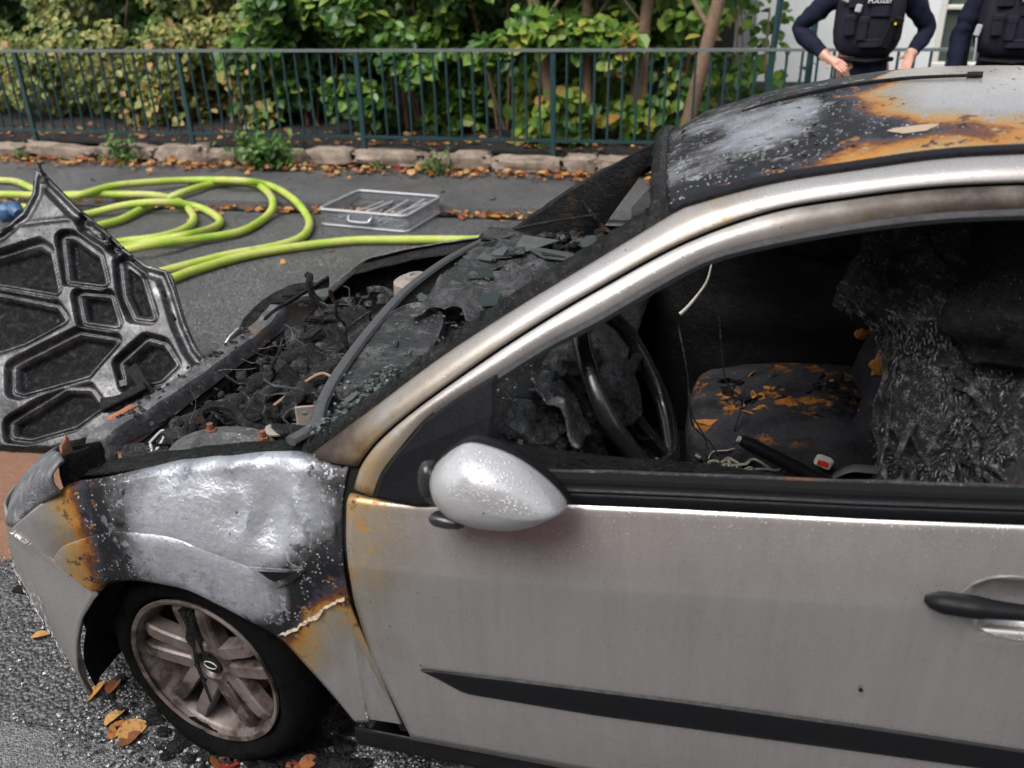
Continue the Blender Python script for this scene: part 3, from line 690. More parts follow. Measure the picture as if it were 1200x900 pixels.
# handle and its dished recess
def dish(x, z):
    e = ((x-1.603)/.085)**2 + ((z-.836)/.055)**2
    return e
rows, heat = [], []
for j in range(17):
    rad = j/16; row, hr = [], []
    for i in range(33):
        a_ = 2*math.pi*i/32; x = 1.603+.087*rad*math.cos(a_); z = .836+.056*rad*math.sin(a_)
        dpt = .0025 - (.046*(1-rad**3.2))
        row.append((x, -(side(x, z)+dent(x, z)+dpt), z)); hr.append(.17)
    rows.append(row); heat.append(hr)
# cut the skin where the dish sits
me = door.data
import bmesh
bmh = bmesh.new(); bmh.from_mesh(me)
kill = [f for f in bmh.faces if dish(*(lambda c: (c.x+1.2, c.z))(f.calc_center_median())) < .83]
bmesh.ops.delete(bmh, geom=kill, context='FACES'); bmh.to_mesh(me); bmh.free()
MB().grid(rows, heat=heat).done('handle_recess', MT['paint'], door, 'oval dished recess behind the handle')
hp = []
for k in range(26):
    t = k/25; x = 1.466+.235*t; z = .836 + .004*math.sin(t*3) + .008*t
    hp.append((x, -(side(x, z)+.004+.013*math.sin(math.pi*min(1, t*1.1))**.6), z))
rad = [.006+.0145*min(1, (k/25)*9)**.5 if k < 8 else .0205-.006*max(0, math.sin((k-8)/17*math.pi))**.7 for k in range(26)]
MB().tube(hp, rad, 14, flat=.85).done('door_handle', MT['plastic'], door, 'black door handle')
MB().tube([(1.40+.0, -(side(1.29, .655)+.001), .62), (1.40, -(side(1.29, .655)+.004), .62)], .004, 8).done('paint_chip', MT['gap'], door)

# --- side frame of the door: strip between the shut line and the glass opening
def frame_strip(A, B, n, bulge=.006, x1=None):
    a, c = resample(A, n), resample(B, n); rows = []
    for p, q in zip(a, c):
        n_ = Vector((-.1, -.85, .5)).normalized(); p = p + (q-p).normalized()*.0065
        rows.append([p.lerp(q, t) + n_*bulge*math.sin(math.pi*t) for t in (0, .04, .15, .3, .5, .7, .85, .96, 1)])
    return rows
def cut(C_, x0, x1): return [p for p in C_ if x0 <= p.x <= x1]
RGd = [Vector((.444, -.806, .872))] + [p for p in RG] + [p for p in RGx[len(RG):] if p.x <= 1.79]
FLd = list(FL) + [p for p in FLx[len(FL):] if p.x <= 1.79]
hl_ = lambda x, t: float(np.interp(x, [.44, .50, .60, .75, .95, 1.12, 1.25, 1.36, 1.48, 1.8], [.36, .33, .27, .22, .22, .26, .29, .32, .33, .3])) + .03*t
rows = frame_strip(RGd, FLd, 90)
heat = [[hl_(r_[j].x, j/8) for j in range(9)] for r_ in rows]
soots = [[float(np.interp(r_[j].x, [.44, .50, .58, .7, .95, 1.12, 1.25, 1.36, 1.48, 1.8], [.40, .30, .16, .08, .12, .40, .68, .82, .88, .9])) + .06*abs(j/4-1) for j in range(9)] for r_ in rows]
# first station joins the door skin top at the front
frm = MB().grid(rows, heat=heat, soot=soots).done('door_frame', MT['paint'], door, 'silver window frame browned towards the rear', thick=.014, sharp=50)
# black glass run seal along the frame and dark inner return
rows = []
for p in resample(FLd, 100)[14:]:
    n_ = Vector((.35, -.1, -.9)).normalized()
    rows.append([p + Vector((0, -.004, .002)), p + Vector((0, -.006, 0)) + n_*.008, p + Vector((0, .0, 0)) + n_*.017, p + Vector((0, .02, 0)) + n_*.014, p + Vector((.012, .07, -.012)), p + Vector((.012, .09, .02))])
sealm = plain('grey_black_seal', (.055, .056, .06), .35, 0, .2, 90, .3)
MB().grid(rows).done('glass_seal', sealm, door, 'grey black rubber seal round the window opening')
# burnt rags hanging from the top of the opening
b = MB(); rg = random.Random(3)
for k in range(16):
    p = at_x(FLd, 1.18+.037*k); w = rg.uniform(.02, .05); h = rg.uniform(.008, .03)
    vs = [(p.x+w*t-.01, p.y+.035+.01*nz(t*3, k, 0), p.z-.012-h*(math.sin(math.pi*t)**.6)*rg.uniform(.4, 1)) for t in np.linspace(0, 1, 6)]
    tp = [(v[0], v[1], p.z-.004) for v in vs]
    b.grid([tp, vs])
b.done('seal_rags', MT['char_soft'], door, thick=.003, kind='stuff')
# black quarter panel carrying the mirror
sp = [(x, y-.004, z) for x, y, z in D['SAIL']]
ctr = Vector((sum(p[0] for p in sp)/len(sp), sum(p[1] for p in sp)/len(sp), sum(p[2] for p in sp)/len(sp)))
n = len(sp); ins = [tuple(Vector(p).lerp(ctr, .08)+Vector((0, -.006, 0))) for p in sp]
sailm = None
def sail_mat():
    t = NT('wet_black_plastic'); d = t.vor(240); v = t.vor(140)
    dr = t.math('MULTIPLY', t.math('MAXIMUM', t.math('SUBTRACT', .33, d['Distance']), 0), t.math('GREATER_THAN', t.noise(30, 2), .46))
    t.set(Base_Color=(.008, .008, .0095), Roughness=.38, Specular_IOR_Level=.12, Normal=t.bump(dr, .8, .012)); return t.m
MT['wetplastic'] = sail_mat()
MB().add(sp+ins, [tuple(range(n, 2*n))[::-1]] + [(i, n+i, n+(i+1) % n, (i+1) % n) for i in range(n)]).done('mirror_panel', MT['wetplastic'], door, 'black triangular panel at the front of the window', smooth=False)

# --- door mirror folded against the glass
mo = curve([(.757+(x-.757)*.955+.004, .955+(z-.955)*.92) for x, z in D['MIRROR']], 4, True); cx = sum(p.x for p in mo)/len(mo); cz = sum(p.y for p in mo)/len(mo)
prof = [(1.0, .016), (1.008, .008), (1.0, .0), (.975, -.016), (.90, -.034), (.78, -.050), (.62, -.062), (.42, -.071), (.2, -.076), (.02, -.077)]
rows = [[(cx+.006+(p.x-cx)*s, -.878+h+.06*(cx-p.x)*0, cz+(p.y-cz)*s) for p in mo] for s, h in prof]
mir = MB().grid(rows, True).done('door_mirror', MT['mirror'], car, 'folded silver door mirror beaded with rain', sharp=60)
rows = [[(cx+.008+(p.x-cx)*s, -.878+h, cz+.002+(p.y-cz)*s) for p in mo] for s, h in ((1.004, .004), (1.022, .010), (1.024, .020), (1.0, .028), (.9, .026), (.02, .026))]
MB().grid(rows, True).done('mirror_rim', MT['plastic'], mir)
b = MB().tube([(.655, -.800, .915), (.652, -.83, .925), (.655, -.868, .94)], [.042, .046, .040], 16, flat=.9)
b.tube([(.655, -.85, .895), (.69, -.865, .883), (.735, -.87, .886)], [.016, .020, .010], 10, flat=.7)
b.blob((.668, -.884, .886), (.034, .018, .012), .1, 16, 10, 3, None, .7).blob((.628, -.858, .950), (.018, .026, .036), .1, 16, 10, 3, None, .8)
b.done('mirror_base', plain('gloss_black_hinge', (.02, .02, .022), .25, 0, .2, 60, .3, .3, .4), door, 'black hinge base of the mirror')

# --- pillar and roof side rail
RUp = RUx; RGp = RGx
a, c = resample(cut(RUp, 0, 3.02), 120), resample(cut(RGp, 0, 3.05), 120)
rows, heat, soots = [], [], []
# fan the pillar foot down to the wing
for k, (p, q) in enumerate(zip(a, c)):
    n_ = Vector((-.05, -.92, .30)).normalized(); row, hr, sr = [], [], []
    for j in range(11):
        t = j/10; v = p.lerp(q, t) + n_*.013*math.sin(math.pi*t)
        row.append(v)
        base = float(np.interp(v.x, [.33, .40, .46, .52, .60, .75, .9, 1.0, 1.1, 1.2, 1.3, 1.45, 1.55, 1.8, 3], [.26, .28, .30, .30, .28, .25, .22, .27, .29, .25, .22, .20, .20, .2, .2]))
        hr.append(base + (.05*t if v.x < 1.15 else 0) + (.08*max(0, .25-t)/.25 if v.x < 1.3 else 0)); sr.append(float(np.interp(v.x, [.33, .41, .46, .52, .62, .9, 1.2, 1.3, 1.6, 2.2], [.97, .92, .62, .30, .14, .04, .05, .10, .16, .05])) + (.5*max(0, (t-.6)/.4)**1.3*min(1, max(0, (v.x-1.05)/.2)) if v.x > 1.05 else .10*t))
    rows.append(row); heat.append(hr); soots.append(sr)
rail = MB().grid(rows, heat=heat, soot=soots).done('roof_rail', MT['paint'], car, 'silver windscreen pillar running into the roof side rail', thick=.02, sharp=60)
far_rail = mirror(rail); far_rail['label'] = 'far windscreen pillar, blackened'; far_rail.data.materials[0] = MT['char_rust']
MB().grid([[p + Vector((-.002, .010, .004)), p + Vector((.004, .008, -.006)), p+Vector((.012, .010, -.026))] for p in c]).done('frame_gap', MT['gap'], rail)
# torn black seal along the windscreen side of the pillar
b = MB(); rg = random.Random(9); rows = []
pl_ = [p for p in resample(cut(RU, 0, 1.0), 110)]
for k, p in enumerate(pl_):
    w = .046 + .05*max(0, min(1, (k-40)/40)) + .030*nz(k*.35, 0, 0) + .026*nz(k*1.3, 2, 0); h = .016*nz(k*.8, 5, 1)
    rows.append([p + Vector((.003, -.012, -.002)), p + Vector((-.001, -.008, .009)), p + Vector((-.004, .006, .017+h)), p + Vector((-.008, .022, .014+h)), p + Vector((-.012, max(.02, w), .004+h*.5)), p + Vector((-.012, max(.022, w)+.002, -.02))])
ws = b.grid(rows).done('windscreen_seal', MT['char'], car, 'torn charred windscreen seal along the pillar')
MB().grid([[Vector((p.x, -p.y, p.z)) + q + Vector((0, .006*nz(p.x*20, i, 3), .006*nz(p.x*17, i, 9))) for i, q in enumerate([Vector(v)*(1-.72*max(0, min(1, (p.x-.55)/.25))) for v in ((-.004, .004, .010), (-.004, -.012, .016), (-.006, -.03, .004), (.03, -.035, -.06), (.06, -.02, -.12), (.085, .005, -.17))])] for p in pl_]).done('pillar_lining', char('scorched_lining', .006, .05, 14, .9, (.4, .8), (.045, .026, .014), spec=.25, fleck=.1), car, 'scorched brown lining of the far windscreen pillar')
# --- roof
def crown(x): return float(np.interp(x, [.9, 1.0, 1.3, 2.4, 3.0], [.026, .036, .058, .046, .03]))
def roof_z(x, y, p):
    w = abs(p.y); return p.z + crown(x)*(1-(abs(y)/w)**2.1)
roof_rows, heat = [], []
XS = np.concatenate([np.linspace(0, .35, 60), np.linspace(.36, 1, 40)])
for s in XS:
    row, hr = [], []
    for j in range(61):
        v = -1 + 2*j/60
        x0 = .990 - .040*(1+v) - .012*(1-v*v)
        x = x0 + (2.93-x0)*s
        p = at_x(RUx, max(.992 - .080*max(0, v)*max(0, 1-s*4), x + .03*(1-v*v)*(1-s)**3)); w = abs(p.y) - .012
        y = v*w
        z = p.z + crown(x)*(1-abs(v)**2.1) + .004 - (.010 if abs(v) > .97 else 0)
        # shallow pressings and heat buckles
        z += .004*nz(x*3, y*3, 1) * (1 if x < 1.5 else .3)
        row.append((x, y, z)); hr.append(hR(x, y) if x < 1.75 else .24 + .25*math.exp(-((y+.12)/.12)**2)*math.exp(-(x-1.75)*3))
    roof_rows.append(row); heat.append(hr)
roof = MB().grid(roof_rows, heat=heat).done('roof', MT['paint'], car, 'silver roof burnt black and heat-tinted orange at the front', thick=.012, flip=-1, sharp=60)
MB().grid([[(x, y*.97, z-.035) for x, y, z in r_[2:-2]] for r_ in roof_rows[3::3]]).done('roof_lining', MT['headliner'], car)
# drip moulding in the roof ditch
rows = [[p + Vector((0, .022, .002)), p + Vector((0, .016, .009)), p + Vector((0, .002, .010)), p + Vector((0, -.010, .004)), p + Vector((0, -.012, -.003))] for p in resample(cut(RUx, .99, 2.95), 60)]
dm = MB().grid(rows).done('drip_moulding', MT['plastic'], roof, 'thin black moulding in the roof ditch'); mirror(dm)
# crusted header seal across the front of the roof
pts = [Vector(p)+Vector((-.012, 0, -.006)) for p in roof_rows[0]]
rad = [.017+.009*nz(k*.6, 0, 3) for k in range(len(pts))]
hs_ = MB().tube(pts, rad, 8).done('header_seal', MT['char'], car, 'crusted black seal across the roof front edge')
MB().tube([p+Vector((.05, 0, .012+.003*math.sin(k))) for k, p in enumerate(pts[6:34])], .008, 6).done('header_rib', MT['char'], hs_)
# whip antenna fallen on the roof
def on_roof(x, y, h): 
    p = at_x(RUx, x); w = abs(p.y)-.012
    return (x, y, p.z+crown(x)*(1-abs(y/w)**2.1)+h)
ap = [on_roof(1.10+.455*t, -.01-.055*t+.012*math.sin(t*4), .010) for t in np.linspace(0, 1, 24)]
an = MB().tube(ap, [.0045-.0012*k/23 for k in range(24)], 8).done('antenna', MT['char_soft'], car, 'fallen thin black antenna with a thicker tip')
MB().tube([on_roof(1.535+.028*t, -.062-.004*t, .010) for t in (0, .5, 1)], .006, 8).done('antenna_tip', MT['plastic'], an)
MB().tube([on_roof(x, .02-.55*(x-1.0)+.0, .008) for x in np.linspace(.955, 1.03, 8)], .006, 6).done('seam_seal', MT['char'], roof)
# peeled paint patch and grit on the roof
bp_ = [(1.398+.036*math.cos(t)*(1+.3*math.sin(3*t)), -.40+.020*math.sin(t)*(1+.25*math.cos(2*t))) for t in np.linspace(0, 6.0, 16)]
MB().add([on_roof(x, y, .0075) for x, y in bp_], [tuple(range(16))]).done('peeled_patch', plain('primer_tan', (.30, .23, .16), .6, 0, .2, 50), roof, 'pale tan peeled paint patch')
b = MB(); rg = random.Random(21)
for k in range(520):
    x = rg.uniform(.95, 1.75); y = rg.uniform(-.48, .5); r_ = rg.choice((.0012, .0018, .0025, .004)) if x < 1.4 else rg.choice((.001, .0014, .002)); p = Vector(on_roof(x, y, .004))
    b.box(p, (r_*rg.uniform(1, 2.5), r_*rg.uniform(1, 2.5), r_), Matrix.Rotation(rg.uniform(0, 3), 3, 'Z'))
b.done('soot_flakes', MT['char_soft'], roof, kind='stuff', smooth=False)

# --- far side door, rear quarters, tail (turned away from the camera)
fd = mirror(door); fd['label'] = 'far side door with its glass broken'; 
for ch in (frm,):
    q = mirror(ch, parent=fd); q.data.materials[0] = MT['char_rust']
far_in = MB().grid([[(x, .735 - .035*math.exp(-((z-.68)/.06)**2)*(1 if 1.0 < x < 1.6 else .3) - .012*nz(x*4, z*6, 1), z) for z in np.linspace(.24, .97, 26)] for x in np.linspace(.42, 1.79, 46)]).done('door_trim', MT['char_soft'], fd, 'charred inner trim of the far door')
MB().grid([[(x, .795-.52*(z-.92), z+.03*nz(x*9, z*3, 1)*t) for t, z in ((t, .92+.30*t*min(1, .35+(x-.76)*4)) for t in np.linspace(0, 1, 5))] for x in np.linspace(.765, 1.0, 8)]).done('door_glass', MT['farglass'], fd, 'remnant of grey green glass', thick=.004)
b = MB(); rows, heat = [], []
for x in np.linspace(1.80, 3.28, 50):
    row = []
    zr = zbelt(min(x, 3.0)) + .0
    for z in np.linspace(.24, 1, 16):
        zz = .24 + (zbelt(x)-.24)*(z-.24)/.76
        if (x-2.6)**2 + (zz-.29)**2 < .33**2: 
            d = Vector((x-2.6, zz-.29)); d = d.normalized()*.33 if d.length > 1e-6 else Vector((0, .33)); 
            row.append((x, -(side(x, zz)-.03), zz))
        else: row.append((x, -side(x, zz), zz))
    rows.append(row)
rq = b.grid(rows, heat=[[.18]*16]*50).done('rear_quarter_panel', MT['paint'], car, thick=.008, flip=-1); mirror(rq)
rows = [[Vector((x, -side(x, zbelt(x)), zbelt(x))).lerp(at_x(RGx, min(x, 3.03)) + Vector((0, .01, 0)), t) + Vector((0, -.012*math.sin(math.pi*t), 0)) for t in np.linspace(0, 1, 8)] for x in np.linspace(1.80, 3.1, 24)]
sg_ = MB().grid(rows).done('rear_side_glass', MT['farglass'], car); mirror(sg_)
rows = [[(2.93+.03*s+.20*s**.6-.02*s*s, v*(.50+.28*min(1, s*1.4))*(1-.0*s), 1.455-.95*s-.02*v*v) for v in np.linspace(-1, 1, 15)] for s in np.linspace(0, 1, 18)]
rows += [[(3.13+.0*v, v*.72, .3) for v in np.linspace(-1, 1, 15)]]
MB().grid(rows[8:], heat=[[.2]*15]*len(rows[8:])).done('tailgate', MT['paint'], car, thick=.01)
MB().grid(rows[:2], heat=[[.2]*15]*2).done('roof_edge', MT['paint'], car, thick=.01)
MB().grid(rows[1:9]).done('rear_window', MT['farglass'], car)
# floor pan, firewall, inner wings
MB().grid([[(x, y, .215+.03*(abs(y) < .12)) for y in np.linspace(-.74, .74, 13)] for x in np.linspace(.28, 3.1, 20)]).done('floor_pan', MT['char_soft'], car, thick=.01)
MB().grid([[(.335+.04*nz(y*3, z*3, 0), y, z) for z in np.linspace(.22, .86, 10)] for y in np.linspace(-.74, .74, 16)]).done('firewall', MT['char'], car, thick=.01)
for sgn in (-1, 1):
    b = MB()
    b.grid([[(x, sgn*(.745-.05*max(0, -x)-.03*(z < .5)), z) for z in np.linspace(.25, float(np.interp(x, [-.44]+[q[0] for q in D['FTOP'][::-1]], [.60]+[q[1] for q in D['FTOP'][::-1]]))-.015, 8)] for x in np.linspace(-.42, .33, 20)])
    b.grid([[(x, sgn*(.77-.05*max(0, -x)-w), float(np.interp(x, [-.44]+[q[0] for q in D['FTOP'][::-1]], [.60]+[q[1] for q in D['FTOP'][::-1]]))-.012-.01*(w > .05)+.004*nz(x*12, w*30, sgn)) for w in (0, .03, .06, .09)] for x in np.linspace(-.42, .33, 40)])
    b.done('inner_wing', MT['char'], car, thick=.004)
MB().grid([[(x, y, .33+.02*nz(x*6, y*6, 0)) for y in np.linspace(-.70, .70, 14)] for x in np.linspace(-.62, .33, 12)]).done('undertray', MT['char_soft'], car, thick=.006)

# --- engine bay
bm_pts = [(-.425, -.50, .60), (-.430, -.485, .66), (-.415, -.455, .700), (-.395, -.30, .700), (-.385, -.10, .700), (-.385, .10, .697), (-.395, .30, .69), (-.43, .50, .69)]
rows = []
for p in resample(curve(bm_pts, 6), 60):
    w = Vector((1, 0, 0)) if p.z > .67 else Vector((.3, .9, 0)).normalized()
    q = Vector((0, 0, -1)) if p.z > .67 else Vector((.5, .2, -.2))
    j = Vector((0, 0, .0035*nz(p.y*16, 1, 2) - .006*max(0, nz(p.y*7, 4, 2))))
    prof_ = [-w*.050 + q*.030, -w*.050 + q*.004, -w*.048, -w*.020 + q*.001, -w*.006 - q*.003, w*.006, w*.008 + q*.003, w*.012 + q*.024, w*.016 + q*.052, w*.012 + q*.054, -w*.03 + q*.055]
    rows.append([p + v + j for v in prof_])
beam = MB().grid(rows, True).done('front_crossmember', MT['beam'], car, 'scorched steel crossmember over the radiator', sharp=24)
b = MB()
rg = random.Random(4)
for k in range(40): b.box((-.415+rg.uniform(-.025, .02), rg.uniform(-.42, .3), .703), (rg.uniform(.004, .016), rg.uniform(.004, .014), .005), Matrix.Rotation(rg.uniform(0, 3), 3, 'Z'))
b.done('crossmember_flakes', MT['char_grey'], beam, kind='stuff')
MB().box((-.450, -.36, .70), (.022, .09, .010), Matrix.Rotation(-.15, 3, 'Z'), .003).done('rusty_plate', plain('red_rust', (.28, .10, .05), .8, 0, .5, 40, .4), beam)
b = MB().box((-.385, .02, .48), (.035, .90, .30), None, .01)
rad_ = b.done('radiator', MT['gap'], car)
for k in range(26):
    f_ = MB().box((-.362, -.42+.035*k, .48), (.012, .006, .28)).done('radiator_fin', MT['char_soft'], rad_, smooth=False) if k == 0 else None
    if k == 0: fin0 = f_
    else:
        c_ = fin0.copy(); COL.objects.link(c_); c_.location.y = .035*k
eng = MB().blob((-.02, .06, .50), (.23, .33, .20), .22, 28, 18, 4, power=.45, seed=2).done('engine', MT['char'], car, 'burnt engine under melted pipes and wiring')
b = MB().blob((-.02, .05, .715), (.075, .30, .040), .18, 26, 12, 7, power=.4, seed=4)
vc = b.done('valve_cover', MT['char_grey'], eng)
for k, (dx, dz, r_) in enumerate(((-.105, .70, .028), (-.055, .752, .020), (.03, .752, .024), (-.15, .66, .022))):
    MB().tube([(dx+.02*nz(y*4, k, 0), y, dz+.012*nz(y*7, k, 1)) for y in np.linspace(-.30, .36, 26)], [r_*(1+.35*nz(t*.9, k, 3)) for t in range(26)], 10).done('charred_pipe', MT['char_grey'], eng)
for k in range(4):
    y = -.20+.15*k
    MB().tube([(.02, y, .70), (-.05, y+.02, .775), (-.13, y+.02, .74), (-.19, y+.01, .64)], [.026, .030, .030, .024], 10).done('intake_pipe', MT['char'], eng)
rg = random.Random(31)
for k in range(54):
    x, y = rg.uniform(-.24, .26), rg.uniform(-.56, .58); z = .60 + rg.uniform(0, .10) + .10*max(0, x+.1)
    s = rg.uniform(.018, .055)
    MB().blob((x, y, z), (s*rg.uniform(.7, 1.6), s*rg.uniform(.7, 1.6), s*rg.uniform(.5, 1.2)), .35, 12, 8, 3, Matrix.Rotation(rg.uniform(0, 3), 3, 'Z'), power=rg.choice((.4, .6, 1)), seed=k).done('melted_component', MT[rg.choice(('char', 'char', 'char_grey', 'char_rust', 'char_soft'))], eng)
for k in range(64):
    p = Vector((rg.uniform(-.22, .26), rg.uniform(-.58, .58), .66+rg.uniform(-.03, .11))); pts = [p]
    d = Vector((rg.uniform(-1, 1), rg.uniform(-1, 1), rg.uniform(-.3, .5)))
    for j in range(rg.randrange(3, 7)):
        d = (d + Vector((rg.uniform(-.9, .9), rg.uniform(-.9, .9), rg.uniform(-.7, .6)))).normalized()
        p = p + d*rg.uniform(.025, .06); p.z = min(.86, max(.55, p.z)); pts.append(p.copy())
    MB().tube(curve(pts, 5), rg.choice((.0025, .004, .005, .008, .012)), 6).done('wire' if k % 3 else 'burnt_tube', MT[rg.choice(('char_grey', 'char', 'char_soft', 'char_grey', 'char_rust'))], eng)
for (x, y, z, r_) in ((-.17, -.05, .72, .03), (.17, -.10, .80, .035), (-.20, .22, .70, .025)):
    MB().tube([(x+r_*math.cos(a_), y+.3*r_*math.sin(a_), z+r_*math.sin(a_)) for a_ in np.linspace(0, 6.28, 20)], .005, 6).done('hose_clamp', MT['char_grey'], eng)
b = MB()
for k in range(420):
    x, y = rg.uniform(-.22, .26), rg.uniform(-.60, .60); s_ = rg.uniform(.006, .022); z = .69+rg.uniform(-.06, .07)+.06*max(0, x)
    b.blob((x, y, z), (s_*rg.uniform(.6, 2.2), s_*rg.uniform(.6, 1.6), s_*rg.uniform(.4, 1.2)), .5, 8, 6, 4, Matrix.Rotation(rg.uniform(0, 3), 3, 'Z'), rg.choice((.4, .7, 1)), k)
b.done('charred_lumps', MT['char_grey'], eng, kind='stuff')
b = MB()
for k in range(110):
    p = Vector((rg.uniform(-.20, .26), rg.uniform(-.62, .60), .70+rg.uniform(-.04, .08))); pts = [p]; d = Vector((rg.uniform(-1, 1), rg.uniform(-1, 1), 0))
    for j in range(4):
        d = (d + Vector((rg.uniform(-1, 1), rg.uniform(-1, 1), rg.uniform(-.6, .6)))).normalized(); p = p + d*rg.uniform(.015, .04); p.z = min(.84, max(.6, p.z)); pts.append(p.copy())
    b.tube(curve(pts, 3), rg.choice((.0012, .002, .003)), 5, caps=False)
b.done('bare_wires', char('bare_wire', .03, .16, 40, .3, (.3, .5), hi=.66), eng, kind='stuff')
# strut towers, reservoir, brackets
MB().grid([[(.02+r_*math.cos(a_), -.60+r_*math.sin(a_)*.85, .785+h+.004*nz(r_*30, a_, 0)) for a_ in np.linspace(0, 2*math.pi, 30)] for r_, h in ((.16, -.10), (.14, -.02), (.12, .004), (.07, .012), (.06, .004), (.0, .004))]).done('strut_tower', MT['beam'], car, 'scorched near strut tower dome')
for x, y in ((-.04, -.545), (.10, -.55), (.04, -.67)): MB().tube([(x, y, .78), (x, y, .815)], .008, 6).tube([(x, y, .792), (x, y, .80)], .014, 6).done('strut_bolt', MT['rust'], car)
tan_ = plain('sooty_tan_metal', (.22, .19, .165), .6, .1, .4, 22, .6)
cap = MB().grid([[(.15+r_*math.cos(a_), .34+r_*math.sin(a_), z) for a_ in np.linspace(0, 2*math.pi, 32)] for r_, z in ((.072, .78), (.074, .85), (.072, .875), (.060, .884), (.036, .886), (.034, .896), (.02, .897), (.018, .890), (0, .890))]).done('strut_tower', tan_, car, 'tan grey far strut tower with round top')
MB().box((.155, -.44, .80), (.05, .012, .07), Matrix.Rotation(.4, 3, 'Z'), .005).box((.11, -.47, .775), (.10, .05, .012), Matrix.Rotation(.3, 3, 'Z'), .004).done('metal_bracket', tan_, car)
MB().tube(curve([(.30, -.56, .84), (.23, -.54, .82), (.14, -.50, .795), (.06, -.45, .76)], 6), .016, 8).done('burnt_hose', MT['char'], car)
MB().tube(curve([(-.02, -.30, .74), (.06, -.20, .79), (.12, -.22, .80), (.2, -.26, .81)], 6), .004, 6).done('copper_wire', plain('copper', (.35, .22, .14), .45, .5), car)
pcs = plain('glassy_flake', (.30, .31, .31), .4)
b = MB()
for k in range(140):
    p = Vector((rg.uniform(-.36, .25), rg.uniform(-.60, .55), .62+rg.uniform(0, .12)))
    s = rg.uniform(.005, .018); M_ = Matrix.Rotation(rg.uniform(0, 6), 3, 'X') @ Matrix.Rotation(rg.uniform(0, 6), 3, 'Z'); b.box(p, (s, s*rg.uniform(.3, 1), s*.25), M_)
b.done('engine_debris', MT['char_grey'], eng, kind='stuff', smooth=False)
b = MB().tube(curve([(-.33, -.42, .655), (-.30, -.40, .685), (-.27, -.43, .69), (-.28, -.47, .66), (-.31, -.44, .665)], 5), .004, 6)
b.done('wire_loop', MT['grey'], car)
b = MB()
for k in range(46): 
    p = Vector((rg.uniform(-.36, -.10), rg.uniform(-.62, -.40), .635+rg.uniform(0, .03)))
    s = rg.uniform(.01, .035); b.blob(p, (s, s*.8, s*.6), .4, 8, 6, 4, seed=k)
b.done('ash_heap', MT['char_grey'], car, kind='stuff')

# --- cowl, dash and fallen windscreen
cw = curve([(.300, -.758, .93), (.318, -.690, .93), (.290, -.595, .932), (.263, -.457, .935), (.238, -.222, .94), (.226, .045, .945), (.238, .249, .945), (.256, .419, .94), (.306, .647, .935)], 6)
MB().tube(cw, .015, 8, flat=.7).done('cowl_strip', plain('dark_grey_strip', (.05, .05, .052), .42, 0, .3, 60, .4), car, 'curved dark strip along the windscreen base')
MB().grid([[p + Vector((dx, 0, dz)) for dx, dz in ((-.02, -.14), (-.006, -.05), (.0, -.012), (.05, -.03), (.10, -.035))] for p in cw]).done('cowl', MT['char'], car, thick=.004)
rows = []
for x in np.linspace(.31, .86, 40):
    row = []
    for y in np.linspace(-.72, .72, 70):
        z = .895 - .02*((x-.31)/.5) + .022*nz(x*7, y*7, 0) + .016*nz(x*17, y*17, 3) + .01*nz(x*40, y*40, 3)
        if x > .78: z -= (x-.78)**1.3*1.6
        row.append((x, y, z))
    rows.append(row)
dash = MB().grid(rows).done('dashboard', MT['char'], car, 'collapsed charred dashboard under broken windscreen glass', thick=.01)
MB().grid([[(.855-.10*t+.02*nz(y*6, t*4, 0), y, .80-.42*t) for t in np.linspace(0, 1, 14)] for y in np.linspace(-.70, .70, 40)]).done('dash_face', MT['cabin'], dash)
# rounded dark glass plate lying by the cowl
op = [(.262, -.520), (.235, -.34), (.232, -.16), (.270, -.03), (.335, -.02), (.395, -.10), (.425, -.25), (.430, -.38), (.385, -.47), (.32, -.52)]
oc = curve(op, 5, True); cx_, cy_ = .335, -.27
zf = lambda x, y: .925 + .06*(y+.5)*.4
b = MB()
rows = [[(cx_+(p.x-cx_)*s, cy_+(p.y-cy_)*s, zf(p.x, p.y)+h) for p in oc] for s, h in ((1.06, -.10), (1.04, -.01), (1.0, .010), (.95, .012), (.92, .004), (.6, .002), (.02, .003))]
ipm = char('scorched_panel', .022, .13, 9, .35, (.2, .5), (.10, .105, .10), hi=.74, spec=.35, fleck=.3)
MB().grid(rows, True).done('instrument_panel', ipm, dash, 'rounded sooty panel with a paler rim')
MB().grid([[(cx_+(p.x-cx_)*s, cy_+(p.y-cy_)*s, zf(p.x, p.y)+.0045) for p in oc] for s in (.90, .6, .02)], True).done('panel_glass', char('panel_glass', .016, .085, 10, .4, (.15, .45), (.07, .075, .07), hi=.70, spec=.45, fleck=.35), dash)
rg = random.Random(77)
def shard(x, y, z, s, tilt, yaw_, mat, lab=None, n=None):
    n = n or rg.randrange(3, 7); poly = []
    for k in range(n):
        a_ = 2*math.pi*(k+rg.uniform(-.3, .3))/n; poly.append((s*rg.uniform(.55, 1.1)*math.cos(a_), s*.75*rg.uniform(.55, 1.1)*math.sin(a_)))
    M_ = Matrix.Rotation(yaw_, 3, 'Z') @ Matrix.Rotation(tilt[0], 3, 'X') @ Matrix.Rotation(tilt[1], 3, 'Y'); c_ = Vector((x, y, z))
    MB().prism(poly, lambda u, v, h: c_ + M_ @ Vector((u, v, h)), .0035).done('glass_shard', mat, dash, lab, smooth=False)
sheetm = char('sooty_glass_sheet', .016, .10, 11, .5, (.18, .5), hi=.70, spec=.4, fleck=.4, coat=.25)
rows = [[(x, y, .962 + .030*nz(x*8, y*6, 2) + .022*abs(nz(x*19, y*15, 6)) - .05*max(0, (x-.60)/.15) - .02*max(0, -y-.0)*4) for y in np.linspace(-.10 + .10*nz(x*20, 0, 1), .62, 60)] for x in np.linspace(.315, .72, 44)]
